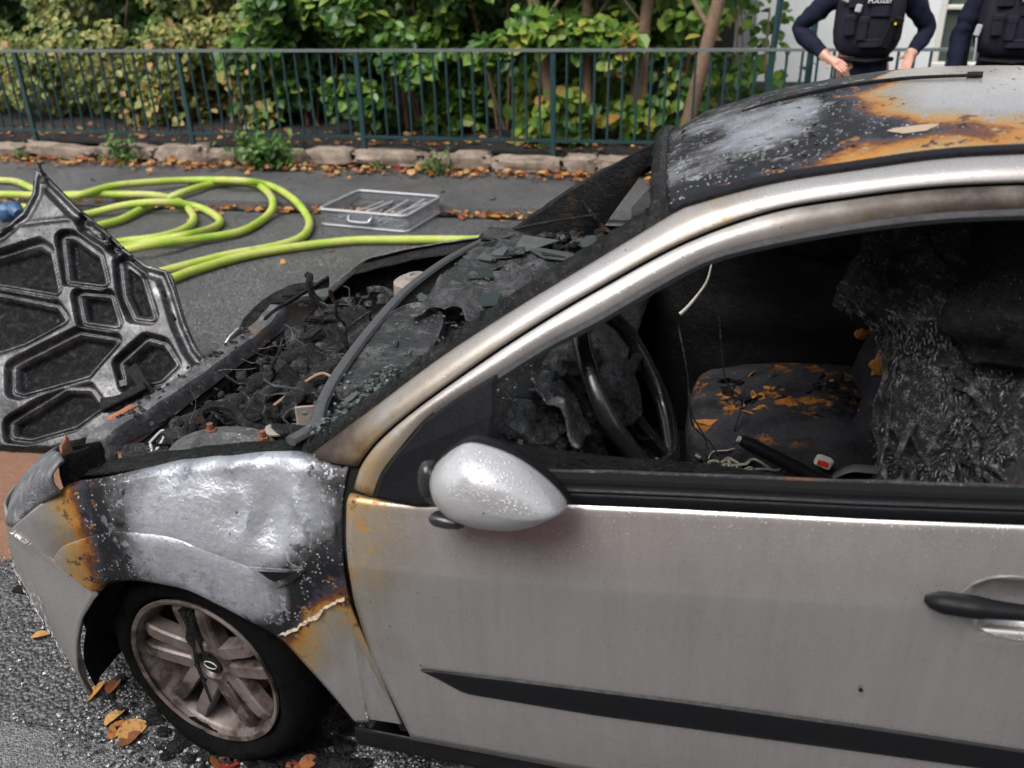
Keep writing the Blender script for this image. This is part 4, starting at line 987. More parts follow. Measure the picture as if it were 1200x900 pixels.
MB().grid(rows).done('windscreen_sheet', sheetm, dash, 'sagging sooty sheet of broken windscreen', thick=.004, sharp=22)
for k in range(40):
    x, y = rg.uniform(.34, .68), rg.uniform(-.04, .58); shard(x, y, .935+.03*rg.random()+.02, rg.uniform(.035, .10), (rg.gauss(0, .12), rg.gauss(-.08, .10)), rg.uniform(0, 6), MT[rg.choice(('glass', 'glass', 'char_grey', 'glassedge', 'char'))])
for k in range(130):
    x, y = rg.uniform(.29, .74), rg.uniform(-.30, .60)
    if x < .42 and y < -.05: continue
    shard(x, y, .925+.04*rg.random(), rg.uniform(.012, .035), (rg.gauss(0, .5), rg.gauss(0, .5)), rg.uniform(0, 6), MT[rg.choice(('glass', 'glassedge', 'char_grey', 'char'))])
for k in range(90):
    y = rg.uniform(-.72, -.42); x = .33 + rg.uniform(0, .16) + .12*(y+.72)
    shard(x, y, .93+.02*rg.random(), rg.uniform(.010, .030), (rg.gauss(0, .4), rg.gauss(0, .4)), rg.uniform(0, 6), MT[rg.choice(('glass', 'glassedge', 'char_grey'))])
shard(.50, .42, .985, .12, (.10, -.22), .5, MT['glass'], 'largest triangular slab of broken windscreen', 3)
shard(.44, .50, .975, .09, (.12, -.1), 2.1, MT['glass'], None, 5)
shard(.40, .36, .97, .10, (.05, -.05), 1.1, MT['glass'], None, 5)
b = MB()
for k in range(900):
    x, y = rg.uniform(.28, .80), rg.uniform(-.70, .62); s = rg.uniform(.003, .010)
    z = .922+.02*rg.random() + .02*nz(x*7, y*7, 0)
    b.box((x, y, z), (s, s*rg.uniform(.5, 1), s*.5), Matrix.Rotation(rg.uniform(0, 6), 3, 'Z') @ Matrix.Rotation(rg.gauss(0, .5), 3, 'X'))
for k in range(900):
    y = rg.uniform(-.74, -.40); x = .325 + rg.uniform(0, .17) + .12*(y+.72); s = rg.uniform(.003, .010)
    b.box((x, y, .93+.018*rg.random()), (s, s*rg.uniform(.5, 1), s*.5), Matrix.Rotation(rg.uniform(0, 6), 3, 'Z') @ Matrix.Rotation(rg.gauss(0, .5), 3, 'X'))
b.done('glass_crumbs', plain('crumbled_glass', (.07, .085, .08), .35, 0, .2, 60, .7, spec=.4), dash, kind='stuff', smooth=False)
# far corner litter and bent trim at the far pillar foot
MB().tube(curve([(.40, .62, .98), (.55, .60, 1.02), (.68, .58, 1.05)], 6), .012, 8, flat=.4).done('bent_trim', MT['char'], car)
b = MB()
for k in range(70): b.blob((rg.uniform(.52, .70), rg.uniform(.46, .64), .95+rg.uniform(0, .05)), (rg.uniform(.004, .018), rg.uniform(.004, .018), rg.uniform(.004, .012)), .5, 8, 6, 4, seed=k)
b.done('cable_litter', MT['char_rust'], dash, kind='stuff')
MB().tube(curve([(.62, .63, 1.08), (.70, .60, 1.0), (.78, .58, .98), (.86, .60, 1.03)], 6), .007, 6).done('hanging_cable', MT['char_rust'], car)

# --- front wheel, steered, tyre burnt flat
Wc = Vector((-.003, -.785, .285)); st = 6.5
wm = Matrix.Rotation(R(-st), 3, 'Z')
def wl_(x, d, z): return Wc + wm @ Vector((x, -d, z))          # d: outwards
wheel = bpy.data.objects.new('wheel', None); COL.objects.link(wheel); wheel.parent = car; wheel.location = Wc - car.location
wheel['label'] = 'front wheel with browned alloy rim and burnt flat tyre'
def lathe(prof, seg, mod=None):
    rows = []
    for r_, d in prof:
        row = []
        for k in range(seg):
            a_ = 2*math.pi*k/seg; x, z = r_*math.cos(a_), r_*math.sin(a_); dd = d
            if mod: x, dd, z = mod(x, d, z, r_, a_)
            row.append(wl_(x, dd, z))
        rows.append(row)
    return rows
def tyre_mod(x, d, z, r_, a_):
    k = max(0, -z-.18)
    lump = .010*nz(x*10, z*10, d*20) + .005*nz(x*40, z*40, d*30)
    if z < -.272: d += (.272+z)*-.5*(1 if d > -.10 else -1); z = -.272 + (z+.272)*.12
    return x*(1+.25*k), d + k*.22*(1 if d > -.10 else -1) + lump, z + lump
MB().grid(lathe([(.198, -.02), (.210, .004), (.222, .012), (.235, .016), (.252, .012), (.268, -.004), (.282, -.03), (.288, -.07), (.288, -.14), (.28, -.18), (.25, -.205), (.2, -.19)], 96, tyre_mod), True).done('tyre', MT['rubber'], wheel, 'burnt flat tyre')
rim = MB().grid(lathe([(.196, .010), (.206, .014), (.2085, .008), (.205, .001), (.196, -.003), (.190, -.012), (.182, -.05), (.172, -.11), (.165, -.17)], 96), True).done('rim', MT['rim'], wheel, 'heat browned alloy rim with five twin spokes')
for k in range(5):
    a0 = R(96+72*k)
    for s in (-1, 1):
        rows = []
        for t in np.linspace(0, 1, 12):
            r_ = .045 + (.193-.045)*t; off = s*(.0245+.008*t+.004*t**3)
            wd = .0165 + .002*(1-t); dh = -.022 + .016*math.sin(t*1.5) - .012*max(0, t-.8)/.2
            row = []
            for (w, h) in ((-1.1, -.034), (-1, -.002), (-.82, .004), (.82, .004), (1, -.002), (1.1, -.034)):
                u = off + w*wd
                x = r_*math.cos(a0) - u*math.sin(a0); z = r_*math.sin(a0) + u*math.cos(a0)
                row.append(wl_(x, dh+h, z))
            rows.append(row)
        MB().grid(rows).done('spoke', MT['rim'], wheel, sharp=18)
hubp = MB().grid(lathe([(.066, -.045), (.064, -.026), (.058, -.018), (.040, -.014), (.034, -.020), (.031, -.026), (0.0001, -.026)], 40), True).done('hub', MT['rim'], wheel)
cap_ = MB().grid(lathe([(.028, -.024), (.027, -.020), (.018, -.017), (.0001, -.016)], 28), True).done('hub_cap', MT['char_soft'], wheel)
MB().grid([[wl_(.0195*s*math.cos(a_), -.0165+h, .011*s*math.sin(a_)) for a_ in np.linspace(0, 2*math.pi, 24)] for s, h in ((1, 0), (.93, .0025), (.85, .0005))]).done('oval_badge', MT['grey'], wheel)
b = MB()
for k in range(5):
    a_ = R(60+72*k); b.grid([[wl_(.048*math.cos(a_)+r_*math.cos(q), -.017+h, .048*math.sin(a_)+r_*math.sin(q)) for q in np.linspace(0, 2*math.pi, 10)] for r_, h in ((.009, 0), (.008, -.008), (0, -.008))])
b.done('wheel_nut', MT['gap'], wheel)
MB().grid(lathe([(.06, -.075), (.135, -.075), (.137, -.08), (.137, -.10), (.06, -.10)], 60), True).done('brake_disc', MT['rust'], wheel)
MB().grid(lathe([(.165, -.12), (.12, -.13), (.0001, -.13)], 40), True).done('backing_plate', MT['char_rust'], wheel)
MB().box(wl_(.10, -.085, .06), (.07, .05, .13), Matrix.Rotation(-.5, 3, 'Y'), .012).done('brake_caliper', MT['char_soft'], wheel)
# strands of melted plastic over the rim
b = MB(); rg = random.Random(8)
for k in range(2):
    x0 = rg.uniform(-.05, .0); pts = [(x0+.01*nz(t*4, k, 0)+.05*t*rg.uniform(.2, 1), -.004, .17-.30*t*rg.uniform(.6, 1)) for t in np.linspace(0, rg.uniform(.4, 1), 9)]
    b.tube([wl_(x, d, z) for x, d, z in pts], [.009*(1-.6*q/8)*rg.uniform(.5, 1.5) for q in range(9)], 6, flat=.4)
b.done('melted_drips', MT['char'], wheel, kind='stuff')
# hanging liner rag at the front of the arch
MB().blob((-.235, -.70, .46), (.018, .022, .075), .4, 14, 14, 6, Matrix.Rotation(.35, 3, 'Y'), seed=3).blob((-.20, -.705, .40), (.014, .018, .05), .4, 12, 10, 6, seed=9).done('melted_liner', MT['char'], car)
MB().tube([(.0, -.60, .28), (.0, .60, .28)], .03, 8).done('front_axle', MT['char_soft'], car)
# remaining wheels
def plain_wheel(x, y, z):
    w_ = bpy.data.objects.new('wheel', None); COL.objects.link(w_); w_.parent = car; w_.location = Vector((x, y, z)) - car.location
    s = -1 if y < 0 else 1; L = lambda prof: [[(x+r_*math.cos(a_), y+s*d, z+r_*math.sin(a_)) for a_ in np.linspace(0, 2*math.pi, 48)] for r_, d in prof]
    MB().grid(L([(.19, .0), (.205, .012), (.26, .016), (.298, -.01), (.302, -.06), (.302, -.14), (.26, -.19)])).done('tyre', MT['rubber'], w_)
    MB().grid(L([(.19, .0), (.18, -.03), (.12, -.02), (.0, -.02)])).done('rim', MT['rim'], w_)
plain_wheel(-.003, .785, .302); plain_wheel(2.60, -.775, .302); plain_wheel(2.60, .775, .302)
# --- cabin
def superbox(c, size, p=.35, amp=.03, rot=None, nu=36, nv=22, freq=4, seed=0): return MB().blob(c, size, amp, nu, nv, freq, rot, p, seed)
swc, swt, swr = Vector((.922, -.426, .955)), R(31.4), .186
swu = Vector((-math.sin(swt), 0, math.cos(swt))); swn = Vector((math.cos(swt), 0, math.sin(swt)))
def SW(a_, r_, h=0): return swc + Vector((0, 1, 0))*r_*math.cos(a_) + swu*r_*math.sin(a_) + swn*h
pts = [SW(a_, swr + .003*math.sin(a_*7)) for a_ in np.linspace(0, 2*math.pi, 65)]
sw = MB().tube(pts, [.019+.003*nz(k*.5, 1, 1) for k in range(65)], 12, caps=False).done('steering_wheel', plain('scorched_wheel_rim', (.010, .010, .011), .25, 0, .25, 45, .5, .4, .4), car, 'burnt black steering wheel rim')
b = MB()
for a0 in (R(180), R(0), R(270)):
    b.tube([SW(a0, t*.18, -.03*(1-t)) for t in np.linspace(.15, 1, 6)], [.024, .022, .018, .015, .013, .012], 8, flat=.5)
b.done('wheel_spoke', MT['char'], sw)
rows = [[SW(a_, r_*(1+.10*math.cos(3*a_)), h) for a_ in np.linspace(0, 2*math.pi, 36)] for r_, h in ((.068, -.06), (.070, -.02), (.062, .0), (.04, .010), (.0, .012))]
MB().grid(rows).done('horn_pad', MT['cabin'], sw)
MB().tube([swc - swn*.03, swc - swn*.12, swc - swn*.26 + Vector((0, 0, -.02)), swc-swn*.42 + Vector((0, .0, -.04))], [.04, .055, .065, .07], 16).blob(swc - swn*.16+Vector((0, -.03, -.02)), (.085, .065, .055), .25, 20, 14, 4, seed=3).done('steering_column', MT['cabin'], car)
MB().tube(curve([swc-swn*.10+Vector((0, -.05, 0)), swc-swn*.11+Vector((-.02, -.14, .03)), swc-swn*.10+Vector((-.02, -.19, .04))], 5), .010, 8).done('column_stalk', MT['char'], car)
MB().tube([(.80, -.52, 1.02), (.83, -.50, .96), (.86, -.49, .90)], [.010, .012, .010], 8).done('cable_tube', MT['char_grey'], car)
for (c_, s_, m_, sd_) in (((.76, -.56, .90), (.07, .08, .07), 'char', 1), ((.72, -.60, .84), (.06, .07, .06), 'char', 2), ((.80, -.40, .98), (.06, .10, .05), 'char_grey', 4), ((.78, -.62, .72), (.05, .06, .10), 'char', 6), ((.85, -.52, .80), (.05, .05, .06), 'wetplastic', 5), ((.84, -.62, .82), (.035, .05, .07), 'wetplastic', 8)):
    MB().blob(c_, s_, .4, 20, 14, 4, seed=sd_).done('melted_trim', MT['cabin' if m_ == 'char' else m_], dash)
shard(.74, -.575, 1.0, .05, (.5, .3), .4, MT['glass'], None, 5); shard(.79, -.52, 1.0, .04, (.9, .1), 1.4, MT['char_grey'], None, 4)
rows = [[(.755+.10*u+.02*nz(u*3, v*3, 1), -.63+.20*v, 1.03-.12*u*u-.05*v+.03*nz(u*4, v*4, 6)) for v in np.linspace(0, 1, 12)] for u in np.linspace(0, 1, 12)]
MB().grid(rows).done('melted_sheet', char('pale_melted_sheet', .05, .34, 16, .7, (.15, .4), hi=.66, spec=.5, coat=.3), dash, 'pale grey melted sheet left of the steering wheel', thick=.004)
b = MB()
for k in range(8):
    p = Vector((.80+.02*k*rg.random(), -.48+.09*rg.random(), .93)); pts = [p]
    for j in range(5): p = p + Vector((rg.uniform(-.02, .04), rg.uniform(-.03, .06), rg.uniform(-.09, -.01))); pts.append(p)
    b.tube(curve(pts, 4), .004, 5)
b.done('dash_wires', MT['char_grey'], dash, kind='stuff')
# seats
def seat(y, cush, back, lab):
    s_ = bpy.data.objects.new('seat', None); COL.objects.link(s_); s_.parent = car; s_.location = Vector((1.3, y, .3)) - car.location; s_['label'] = lab
    superbox(cush, (.285, .265, .115), .45, .04, Matrix.Rotation(R(-7), 3, 'Y'), seed=y).done('cushion', MT['seat'], s_)
    superbox(back, (.085, .235, .34), .5, .05, Matrix.Rotation(R(20), 3, 'Y'), seed=y+3).done('backrest', MT['seat'], s_)
    MB().box((cush[0], y, .33), (.42, .40, .12), None, .02).done('seat_base', MT['char_soft'], s_)
    return s_
ps = seat(.36, (1.30, .36, .49), (1.64, .38, .80), 'passenger seat with burnt black cover and orange foam showing')
MB().blob((1.575, .18, .70), (.075, .09, .26), .12, 22, 16, 3, Matrix.Rotation(R(18), 3, 'Y'), .6, 2).done('side_bolster', MT['seat'], ps)
ds = seat(-.36, (1.28, -.36, .45), (1.72, -.33, .74), 'driver seat burnt down under a hanging charred cloth')
MB().blob((1.585, -.20, .70), (.08, .07, .24), .12, 22, 16, 3, Matrix.Rotation(R(16), 3, 'Y'), .6, 5).done('side_bolster', MT['bluecloth'], ds)
rg = random.Random(12)
def flakes(n, fn, mats, par, nm, smin, smax, kind=None):
    for mname in mats:
        b = MB()
        for k in range(n):
            p, s_ = Vector(fn()), rg.uniform(smin, smax)
            M_ = Matrix.Rotation(rg.uniform(0, 6), 3, 'Z') @ Matrix.Rotation(rg.gauss(0, .6), 3, 'X')
            nn = 6; b.add([p + M_ @ Vector((s_*math.cos(a_)*rg.uniform(.4, 1.2), s_*math.sin(a_)*rg.uniform(.3, .9), s_*.5*rg.uniform(-.6, .9))) for a_ in np.linspace(0, 5.2, nn)] + [p + Vector((0, 0, s_*.3))], [(i, (i+1) % nn, nn) for i in range(nn)])
        b.done(nm, MT[mname], par, kind='stuff', thick=.003)
cushz = lambda x, y: .595 - .05*((x-1.30)/.27)**2 - .05*((y-.36)/.25)**2
def cf():
    x, y = rg.uniform(1.10, 1.54), rg.uniform(.18, .56); return (x, y, cushz(x, y)+rg.uniform(-.005, .02))
flakes(34, cf, ('char_grey', 'char'), ps, 'charred_flakes', .012, .035)
def cf2():
    x, y = rg.gauss(1.2, .05), rg.gauss(.30, .07); return (x, y, cushz(x, y)+.008)
flakes(13, cf2, ('orange',), ps, 'foam_scraps', .012, .035)
def cf3():
    x, y = rg.uniform(1.38, 1.58), rg.uniform(.14, .42); return (x, y, .60+rg.uniform(-.03, .06))
flakes(30, cf3, ('char_grey', 'char_grey', 'char_rust'), ps, 'ash_pile', .012, .03)
flakes(6, cf3, ('orange',), ps, 'foam_scraps', .012, .03)
MB().add([(1.14+.17*math.cos(a_)*(.8+.2*math.sin(5*a_)) + .06, .17+.025*math.sin(a_), .566+.012*math.sin(a_)) for a_ in np.linspace(0, 6, 20)], [tuple(range(20))]).done('foam_tear', MT['orange'], ps, 'orange strip of bare foam along the cushion edge', thick=.006)
# hand brake, buckle, tunnel, loose bits
MB().grid([[(x, .0+.11*math.sin(a_), .36+.10*math.cos(a_)+.01*nz(x*8, a_, 0)) for a_ in np.linspace(-1.6, 1.6, 10)] for x in np.linspace(.6, 2.0, 20)]).done('centre_tunnel', MT['char'], car, thick=.008)
hb = MB().tube([(1.175, 0, .618), (1.20, 0, .607), (1.30, 0, .563), (1.40, 0, .515)], [.015, .019, .018, .022], 12).done('hand_brake', MT['plastic'], car, 'black hand brake lever')
MB().tube([(1.172, 0, .619), (1.165, 0, .622)], .009, 10).done('brake_button', MT['grey'], hb)
bk = MB().box((1.395, .06, .545), (.046, .022, .032), Matrix.Rotation(R(18), 3, 'Y'), .005).done('belt_buckle', MT['pale'], car, 'pale belt buckle with red button')
MB().box((1.392, .047, .547), (.030, .006, .014), Matrix.Rotation(R(18), 3, 'Y'), .002).done('buckle_button', MT['red'], bk)
MB().tube(curve([(1.43, .07, .50), (1.47, .06, .535), (1.53, .05, .545), (1.58, .05, .56)], 5), .022, 8, flat=.3).done('belt_stalk', plain('dark_grey_stalk', (.10, .10, .11), .5), car)
MB().tube(curve([(1.055, .20, 1.04), (1.045, .17, .99), (1.01, .14, .94), (.985, .12, .915)], 6), [.0025+.003*k/18 for k in range(19)], 6).done('pale_cable', MT['pale'], car, 'thin pale cable hanging behind the steering wheel')
b = MB()
for k in range(26):
    p = Vector((rg.gauss(1.125, .035), rg.gauss(.05, .05), .44+.05*rg.random())); pts = [p]
    for j in range(4): p = p + Vector((rg.uniform(-.03, .06), rg.uniform(-.03, .03), rg.uniform(-.02, .03))); pts.append(p)
    b.tube(curve(pts, 3), rg.uniform(.0015, .005), 5)
b.done('pale_scraps', plain('dull_pale_scrap', (.26, .24, .20), .7, 0, .5, 60, .5), car, 'pale twisted scraps beside the hand brake', kind='stuff')
MB().blob((.985, -.22, .62), (.035, .03, .045), .4, 14, 10, 4, seed=3).done('pale_lump', MT['pale'], car)
for k in range(3):
    p = Vector((rg.uniform(.95, 1.1), rg.uniform(-.15, .3), rg.uniform(.65, .95))); pts = [p]
    for j in range(5): p = p + Vector((rg.uniform(-.02, .06), rg.uniform(-.05, .05), rg.uniform(-.13, -.02))); pts.append(p)
    MB().tube(curve(pts, 4), .0022, 5).done('loose_wire', MT['char_grey'], car)
# hanging charred cloth from the roof down over the driver seat
EDGE = pchip([.45, .55, .70, .82, .90, .98, 1.05, 1.10, 1.14, 1.20, 1.26, 1.32, 1.44], [1.52, 1.50, 1.475, 1.455, 1.435, 1.44, 1.415, 1.37, 1.315, 1.335, 1.355, 1.35, 1.34])
rows = []
for i in range(91):
    u = i/90; row = []
    for j in range(75):
        z = 1.40 - .86*j/74
        x0 = EDGE(z) + .012*nz(z*30, 0, 4); x = x0 + (2.15-x0)*u**1.15
        y = -.27 - .40*u**.8 + .05*math.sin(x*13 + z*5) + .045*nz(x*6, z*4, 2) + .014*nz(x*22, z*16, 5) - .22*max(0, .95-z)*u*.8 + .13*max(0, 1.14-z)*(1-u)**2
        z2 = z - .10*u*max(0, (1.0-z)) + .02*nz(x*9, z*7, 9)
        row.append((x, y, z2))
    rows.append(row)
MB().grid(rows[:62]).done('hanging_cloth', MT['fibre'], car, 'charred grey fibrous cloth hanging from the roof lining', thick=.006)
rows2 = [[(x, y-.02-.05*max(0, (z-.8))*((x-1.42)/.5), z) for x, y, z in r_[:30]] for r_ in rows[24:]]
MB().grid(rows2).done('roof_cloth', MT['headliner'], car, 'brown black scorched roof cloth', thick=.006)
b = MB(); rg = random.Random(44)
for k in range(6500):
    i = min(61, int(abs(rg.gauss(0, 1))*38)); j = rg.randrange(2, 74)
    p = Vector(rows[i][j])
    if nz(p.x*9, p.z*7, 3) + .35*nz(p.x*30, p.z*26, 5) < -.18 + (.35 if p.z > 1.12 and i > 20 else 0): continue
    fa = 3.2*nz(p.x*5, p.z*5, 11) + rg.gauss(0, .35) - 1.1
    flow = Vector((math.cos(fa), rg.gauss(-.25, .25), math.sin(fa))).normalized(); n_ = Vector((-.2, -.9, .3))
    L_ = rg.uniform(.004, .019); w_ = flow.cross(n_).normalized()*rg.uniform(.0006, .0016)
    q = p + n_*.004; e = q + flow*L_ + n_*rg.uniform(.0, .008); m_ = q.lerp(e, .5) + n_*.003
    b.add([q-w_, q+w_, m_+w_*.8, m_-w_*.8, e], [(0, 1, 2, 3), (3, 2, 4)])
b.done('burnt_fibres', char('ash_grey_fibre', .02, .24, 40, .2, (.25, .45), hi=.66, spec=.7), car, kind='stuff', smooth=False)
b = MB(); rgs = random.Random(63)
for k in range(120):
    i = rgs.randrange(0, 60); j = rgs.randrange(4, 68); p = Vector(rows[i][j]); L_ = rgs.uniform(.04, .13); w_ = rgs.uniform(.006, .020); a_ = rgs.gauss(-1.2, .55)
    if p.z > 1.06: continue
    d_ = Vector((math.cos(a_), 0, math.sin(a_))); e_ = Vector((-d_.z, 0, d_.x)); g_ = []
    for t in np.linspace(0, 1, 7):
        c_ = p + d_*L_*t + Vector((.010*nz(t*3, k, 0), -.010-.035*t*t-.012*nz(t*4, k, 5), .010*nz(t*3, k, 9))); ww = w_*(1-.55*t)*(.7+.5*nz(t*6, k, 2))
        g_.append([c_ + e_*ww*u + Vector((0, -.008*(1-u*u), 0)) for u in (-1, -.4, .4, 1)])
    b.grid(g_)
b.done('torn_strips', MT['fibre'], car, kind='stuff')
for (x, y, z, s_) in ((1.405, -.20, 1.10, .025), (1.46, -.19, .95, .035), (1.47, -.18, .86, .02), (1.72, -.36, .82, .025), (1.40, -.19, 1.02, .015), (1.58, -.30, .78, .02), (1.82, -.40, .93, .025)):
    MB().blob((x, y, z), (s_, s_*.5, s_*.8), .5, 12, 9, 5, seed=x*9).done('foam_lump', MT['orange'], ds)
MB().tube(curve([(1.47, -.40, 1.35), (1.455, -.39, 1.31), (1.48, -.40, 1.27), (1.52, -.41, 1.24), (1.57, -.42, 1.18)], 6), .004, 6).done('brown_cord', MT['char_rust'], car)
MB().blob((1.74, -.60, .54), (.28, .07, .22), .1, 26, 16, 3, Matrix.Rotation(R(35), 3, 'Y'), .5, 3).done('seat_side', MT['bluecloth'], ds, 'dark blue patterned seat side')
superbox((2.35, 0, .52), (.28, .66, .12), .4, .05).done('rear_bench', MT['seat'], car)
superbox((2.68, 0, .82), (.09, .66, .32), .4, .05, Matrix.Rotation(R(18), 3, 'Y')).done('rear_backrest', MT['seat'], car)

# ------------------------------------------------------------------ torn-off bonnet leaning at the front
HA, Ht, Hw, Hn = Vector((-1.67523, .28036, .02)), Vector((.98773, .15619, 0)), Vector((-.09616, .60811, .78801)), Vector((.12308, -.77834, .61566))
hood = thing('car_bonnet', (-1.2, .35, 0), 'torn off charred bonnet standing on its edge, inner ribs facing out', 'car bonnet')
HO = [(-.061, 1.262), (.039, 1.184), (.162, 1.077), (.299, .972), (.399, .893), (.495, .831), (.584, .808), (.625, .731), (.682, .593), (.741, .488), (.794, .429), (.80, .36), (.745, .27), (.66, .18), (.52, .09), (.348, .03), (.217, -.006), (.001, -.006), (-.156, 0), (-.45, .01), (-.70, .08), (-.80, .30), (-.78, .55), (-.66, .74), (-.45, .86), (-.30, .915), (-.171, .969), (-.087, 1.051), (-.053, 1.142)]
CELLS = {'c1': [(-.30, .80), (-.245, .83), (-.15, .847), (.012, .901), (.057, .874), (.116, .708), (-.132, .744), (-.23, .75)], 'c2': [(.124, .939), (.16, .934), (.276, .86), (.317, .75), (.171, .764)],
 'c3': [(.391, .838), (.461, .791), (.541, .606), (.478, .612), (.427, .697)], 'c4': [(-.26, .66), (-.218, .684), (-.119, .673), (.129, .63), (.168, .584), (.009, .488), (-.081, .455), (-.20, .43)],
 'c5': [(.234, .686), (.351, .68), (.398, .572), (.27, .586)], 'c6': [(-.003, .373), (.25, .516), (.401, .496), (.306, .358), (.046, .276), (.013, .283)],
 'c7': [(.453, .406), (.54, .499), (.604, .485), (.66, .411), (.607, .35), (.489, .317)], 'c8': [(.03, .141), (.232, .281), (.325, .283), (.377, .225), (.284, .149), (.108, .092), (.037, .097)],
 'slot': [(.205, .985), (.223, .994), (.294, .951), (.295, .937), (.268, .945)], 'c9': [(-.62, .42), (-.45, .58), (-.32, .55), (-.30, .36), (-.48, .26)], 'c10': [(-.45, .20), (-.25, .24), (-.10, .20), (-.12, .10), (-.40, .10)], 'dot': [(.335, .925), (.355, .925), (.355, .905), (.335, .905)], 'dot2': [(.19, 1.03), (.205, 1.03), (.205, 1.015), (.19, 1.015)]}
def sdf(P, poly):
    n = len(poly); d = np.full(len(P), 1e9); inside = np.zeros(len(P), bool)
    for i in range(n):
        a = np.array(poly[i]); c = np.array(poly[(i+1) % n]); e = c-a; w = P-a
        t = np.clip((w @ e)/(e @ e), 0, 1); q = w - t[:, None]*e; d = np.minimum(d, (q*q).sum(1))
        cond = ((a[1] <= P[:, 1]) & (c[1] > P[:, 1])) | ((c[1] <= P[:, 1]) & (a[1] > P[:, 1]))
        with np.errstate(divide='ignore', invalid='ignore'): xx = a[0] + (P[:, 1]-a[1])/(c[1]-a[1])*(c[0]-a[0])
        inside ^= cond & (P[:, 0] < xx)
    return np.where(inside, -np.sqrt(d), np.sqrt(d))
oc = [tuple(p) for p in HO]
U = np.arange(-.82, .83, .0056); V = np.arange(-.02, 1.28, .0056)
G = np.array([(u, v) for v in V for u in U]); so = sdf(G, oc)
h = np.zeros(len(G)); cmin = np.full(len(G), 1e9)
for k, p in CELLS.items():
    d = sdf(G, [tuple(q) for q in p])
    small = k in ('slot', 'dot', 'dot2')
    cmin = np.minimum(cmin, d + (.010 if small else 0)) if not small else np.minimum(cmin, d+.012)
sm = lambda e0, e1, x: (lambda t: t*t*(3-2*t))(np.clip((x-e0)/(e1-e0), 0, 1))
h = -.055 + .030*sm(-.016, .0, cmin) + .008*sm(.002, .010, cmin) - .010*sm(.012, .020, cmin) + .036*sm(.020, .040, cmin)
h -= .020*sm(.06, .035, -so) ; h += .012*sm(.022, .012, -so)
# shallow press line near the hinge edge, dome of the whole panel
h += .006*np.exp(-((G[:, 1]-(1.005+.13*(G[:, 0])))/.012)**2)*(G[:, 0] < .2)
h -= .055*((G[:, 0]/.75)**2)*.7
keep = so < .0028
nU = len(U); idx = -np.ones(len(G), int); vs = []
def snap(p):
    best = None
    for a, c in zip(oc, oc[1:]+oc[:1]):
        a = np.array(a); c = np.array(c); e = c-a; t = min(1, max(0, float((p-a) @ e/(e @ e)))); q = a+t*e; d = float(((p-q)**2).sum())
        if best is None or d < best[0]: best = (d, q)
    return best[1]
# pull the rim vertices on to the outline
for i in np.where(keep)[0]:
    u, v = G[i] if abs(so[i]) > .0042 else snap(G[i]); jit = .0025*nz(u*12, v*12, 0)
    idx[i] = len(vs); vs.append(tuple(HA + Ht*float(u) + Hw*float(v) + Hn*float(h[i]+jit)))
fs, mi = [], []
for i in range(len(G)-nU-1):
    if (i+1) % nU == 0: continue
    q = (i, i+1, i+nU+1, i+nU)
    if all(keep[k] for k in q): fs.append(tuple(int(idx[k]) for k in q)); mi.append(1 if cmin[i] < -.012 else 0)
b = MB(); b.v, b.f = vs, fs
inner_o = b.done('inner_frame', [MT['hood'], MT['hoodfloor']], hood, thick=.006, sharp=0)
inner_o.data.polygons.foreach_set('material_index', mi)
# outer skin and hem around the edge
ho = curve(HO, 4, True); hz = lambda u: -.04*(u/.75)**2
b = MB(); n = len(ho)
cu = sum(p.x for p in ho)/n; cv = sum(p.y for p in ho)/n
pt = lambda p, s, hh: HA + Ht*(cu+(p.x-cu)*s) + Hw*(cv+(p.y-cv)*s) + Hn*(hz(p.x)+hh)
b.grid([[pt(p, s, hh) for p in ho] for s, hh in ((.985, -.008), (1.0, -.010), (1.006, -.018), (1.0, -.028), (.9, -.055), (.5, -.06), (.01, -.055))], True)
b.done('outer_skin', MT['hood'], hood)
b = MB()
Hp = lambda u, v, hh: HA + Ht*u + Hw*v + Hn*hh
RM = Matrix((Ht, Hw, Hn)).transposed()
b.box(Hp(.50, .26, .02), (.20, .03, .035), RM @ Matrix.Rotation(.5, 3, 'Z'), .004).box(Hp(.55, .33, .0), (.16, .05, .012), RM @ Matrix.Rotation(-.9, 3, 'Z'), .003).box(Hp(.44, .235, .0), (.09, .06, .02), RM @ Matrix.Rotation(.2, 3, 'Z'), .004)
b.done('latch_bracket', MT['char'], hood, 'black latch bracket')
MB().box(Hp(.47, .325, -.012), (.03, .025, .006), RM @ Matrix.Rotation(.3, 3, 'Z')).done('pale_flake', MT['beam'], hood)
b = MB().box(Hp(-.005, 1.205, .012), (.022, .05, .01), RM, .003).tube([Hp(-.005, 1.215, .01), Hp(.0, 1.235, .05), Hp(.005, 1.25, .07)], .007, 6)
b.done('hinge_tab', MT['char_grey'], hood)
b = MB()
for u, v in ((.60, .70), (.655, .60), (.44, .85), (.30, .945)): b.box(Hp(u, v, .004), (.03, .012, .02), RM @ Matrix.Rotation(-1.0, 3, 'Z'), .003)
b.done('edge_clip', MT['char_soft'], hood)

rows = [[(x, .74-.13*t-.04*math.sin(x*5+t*3), .905+.42*t+.02*nz(x*7, t*3, 2)) for t in np.linspace(0, 1, 10)] for x in np.linspace(1.08, 2.2, 40)]
MB().grid(rows).done('sagging_lining', MT['headliner'], car, 'brown scorched lining sagging over the far window', thick=.004)
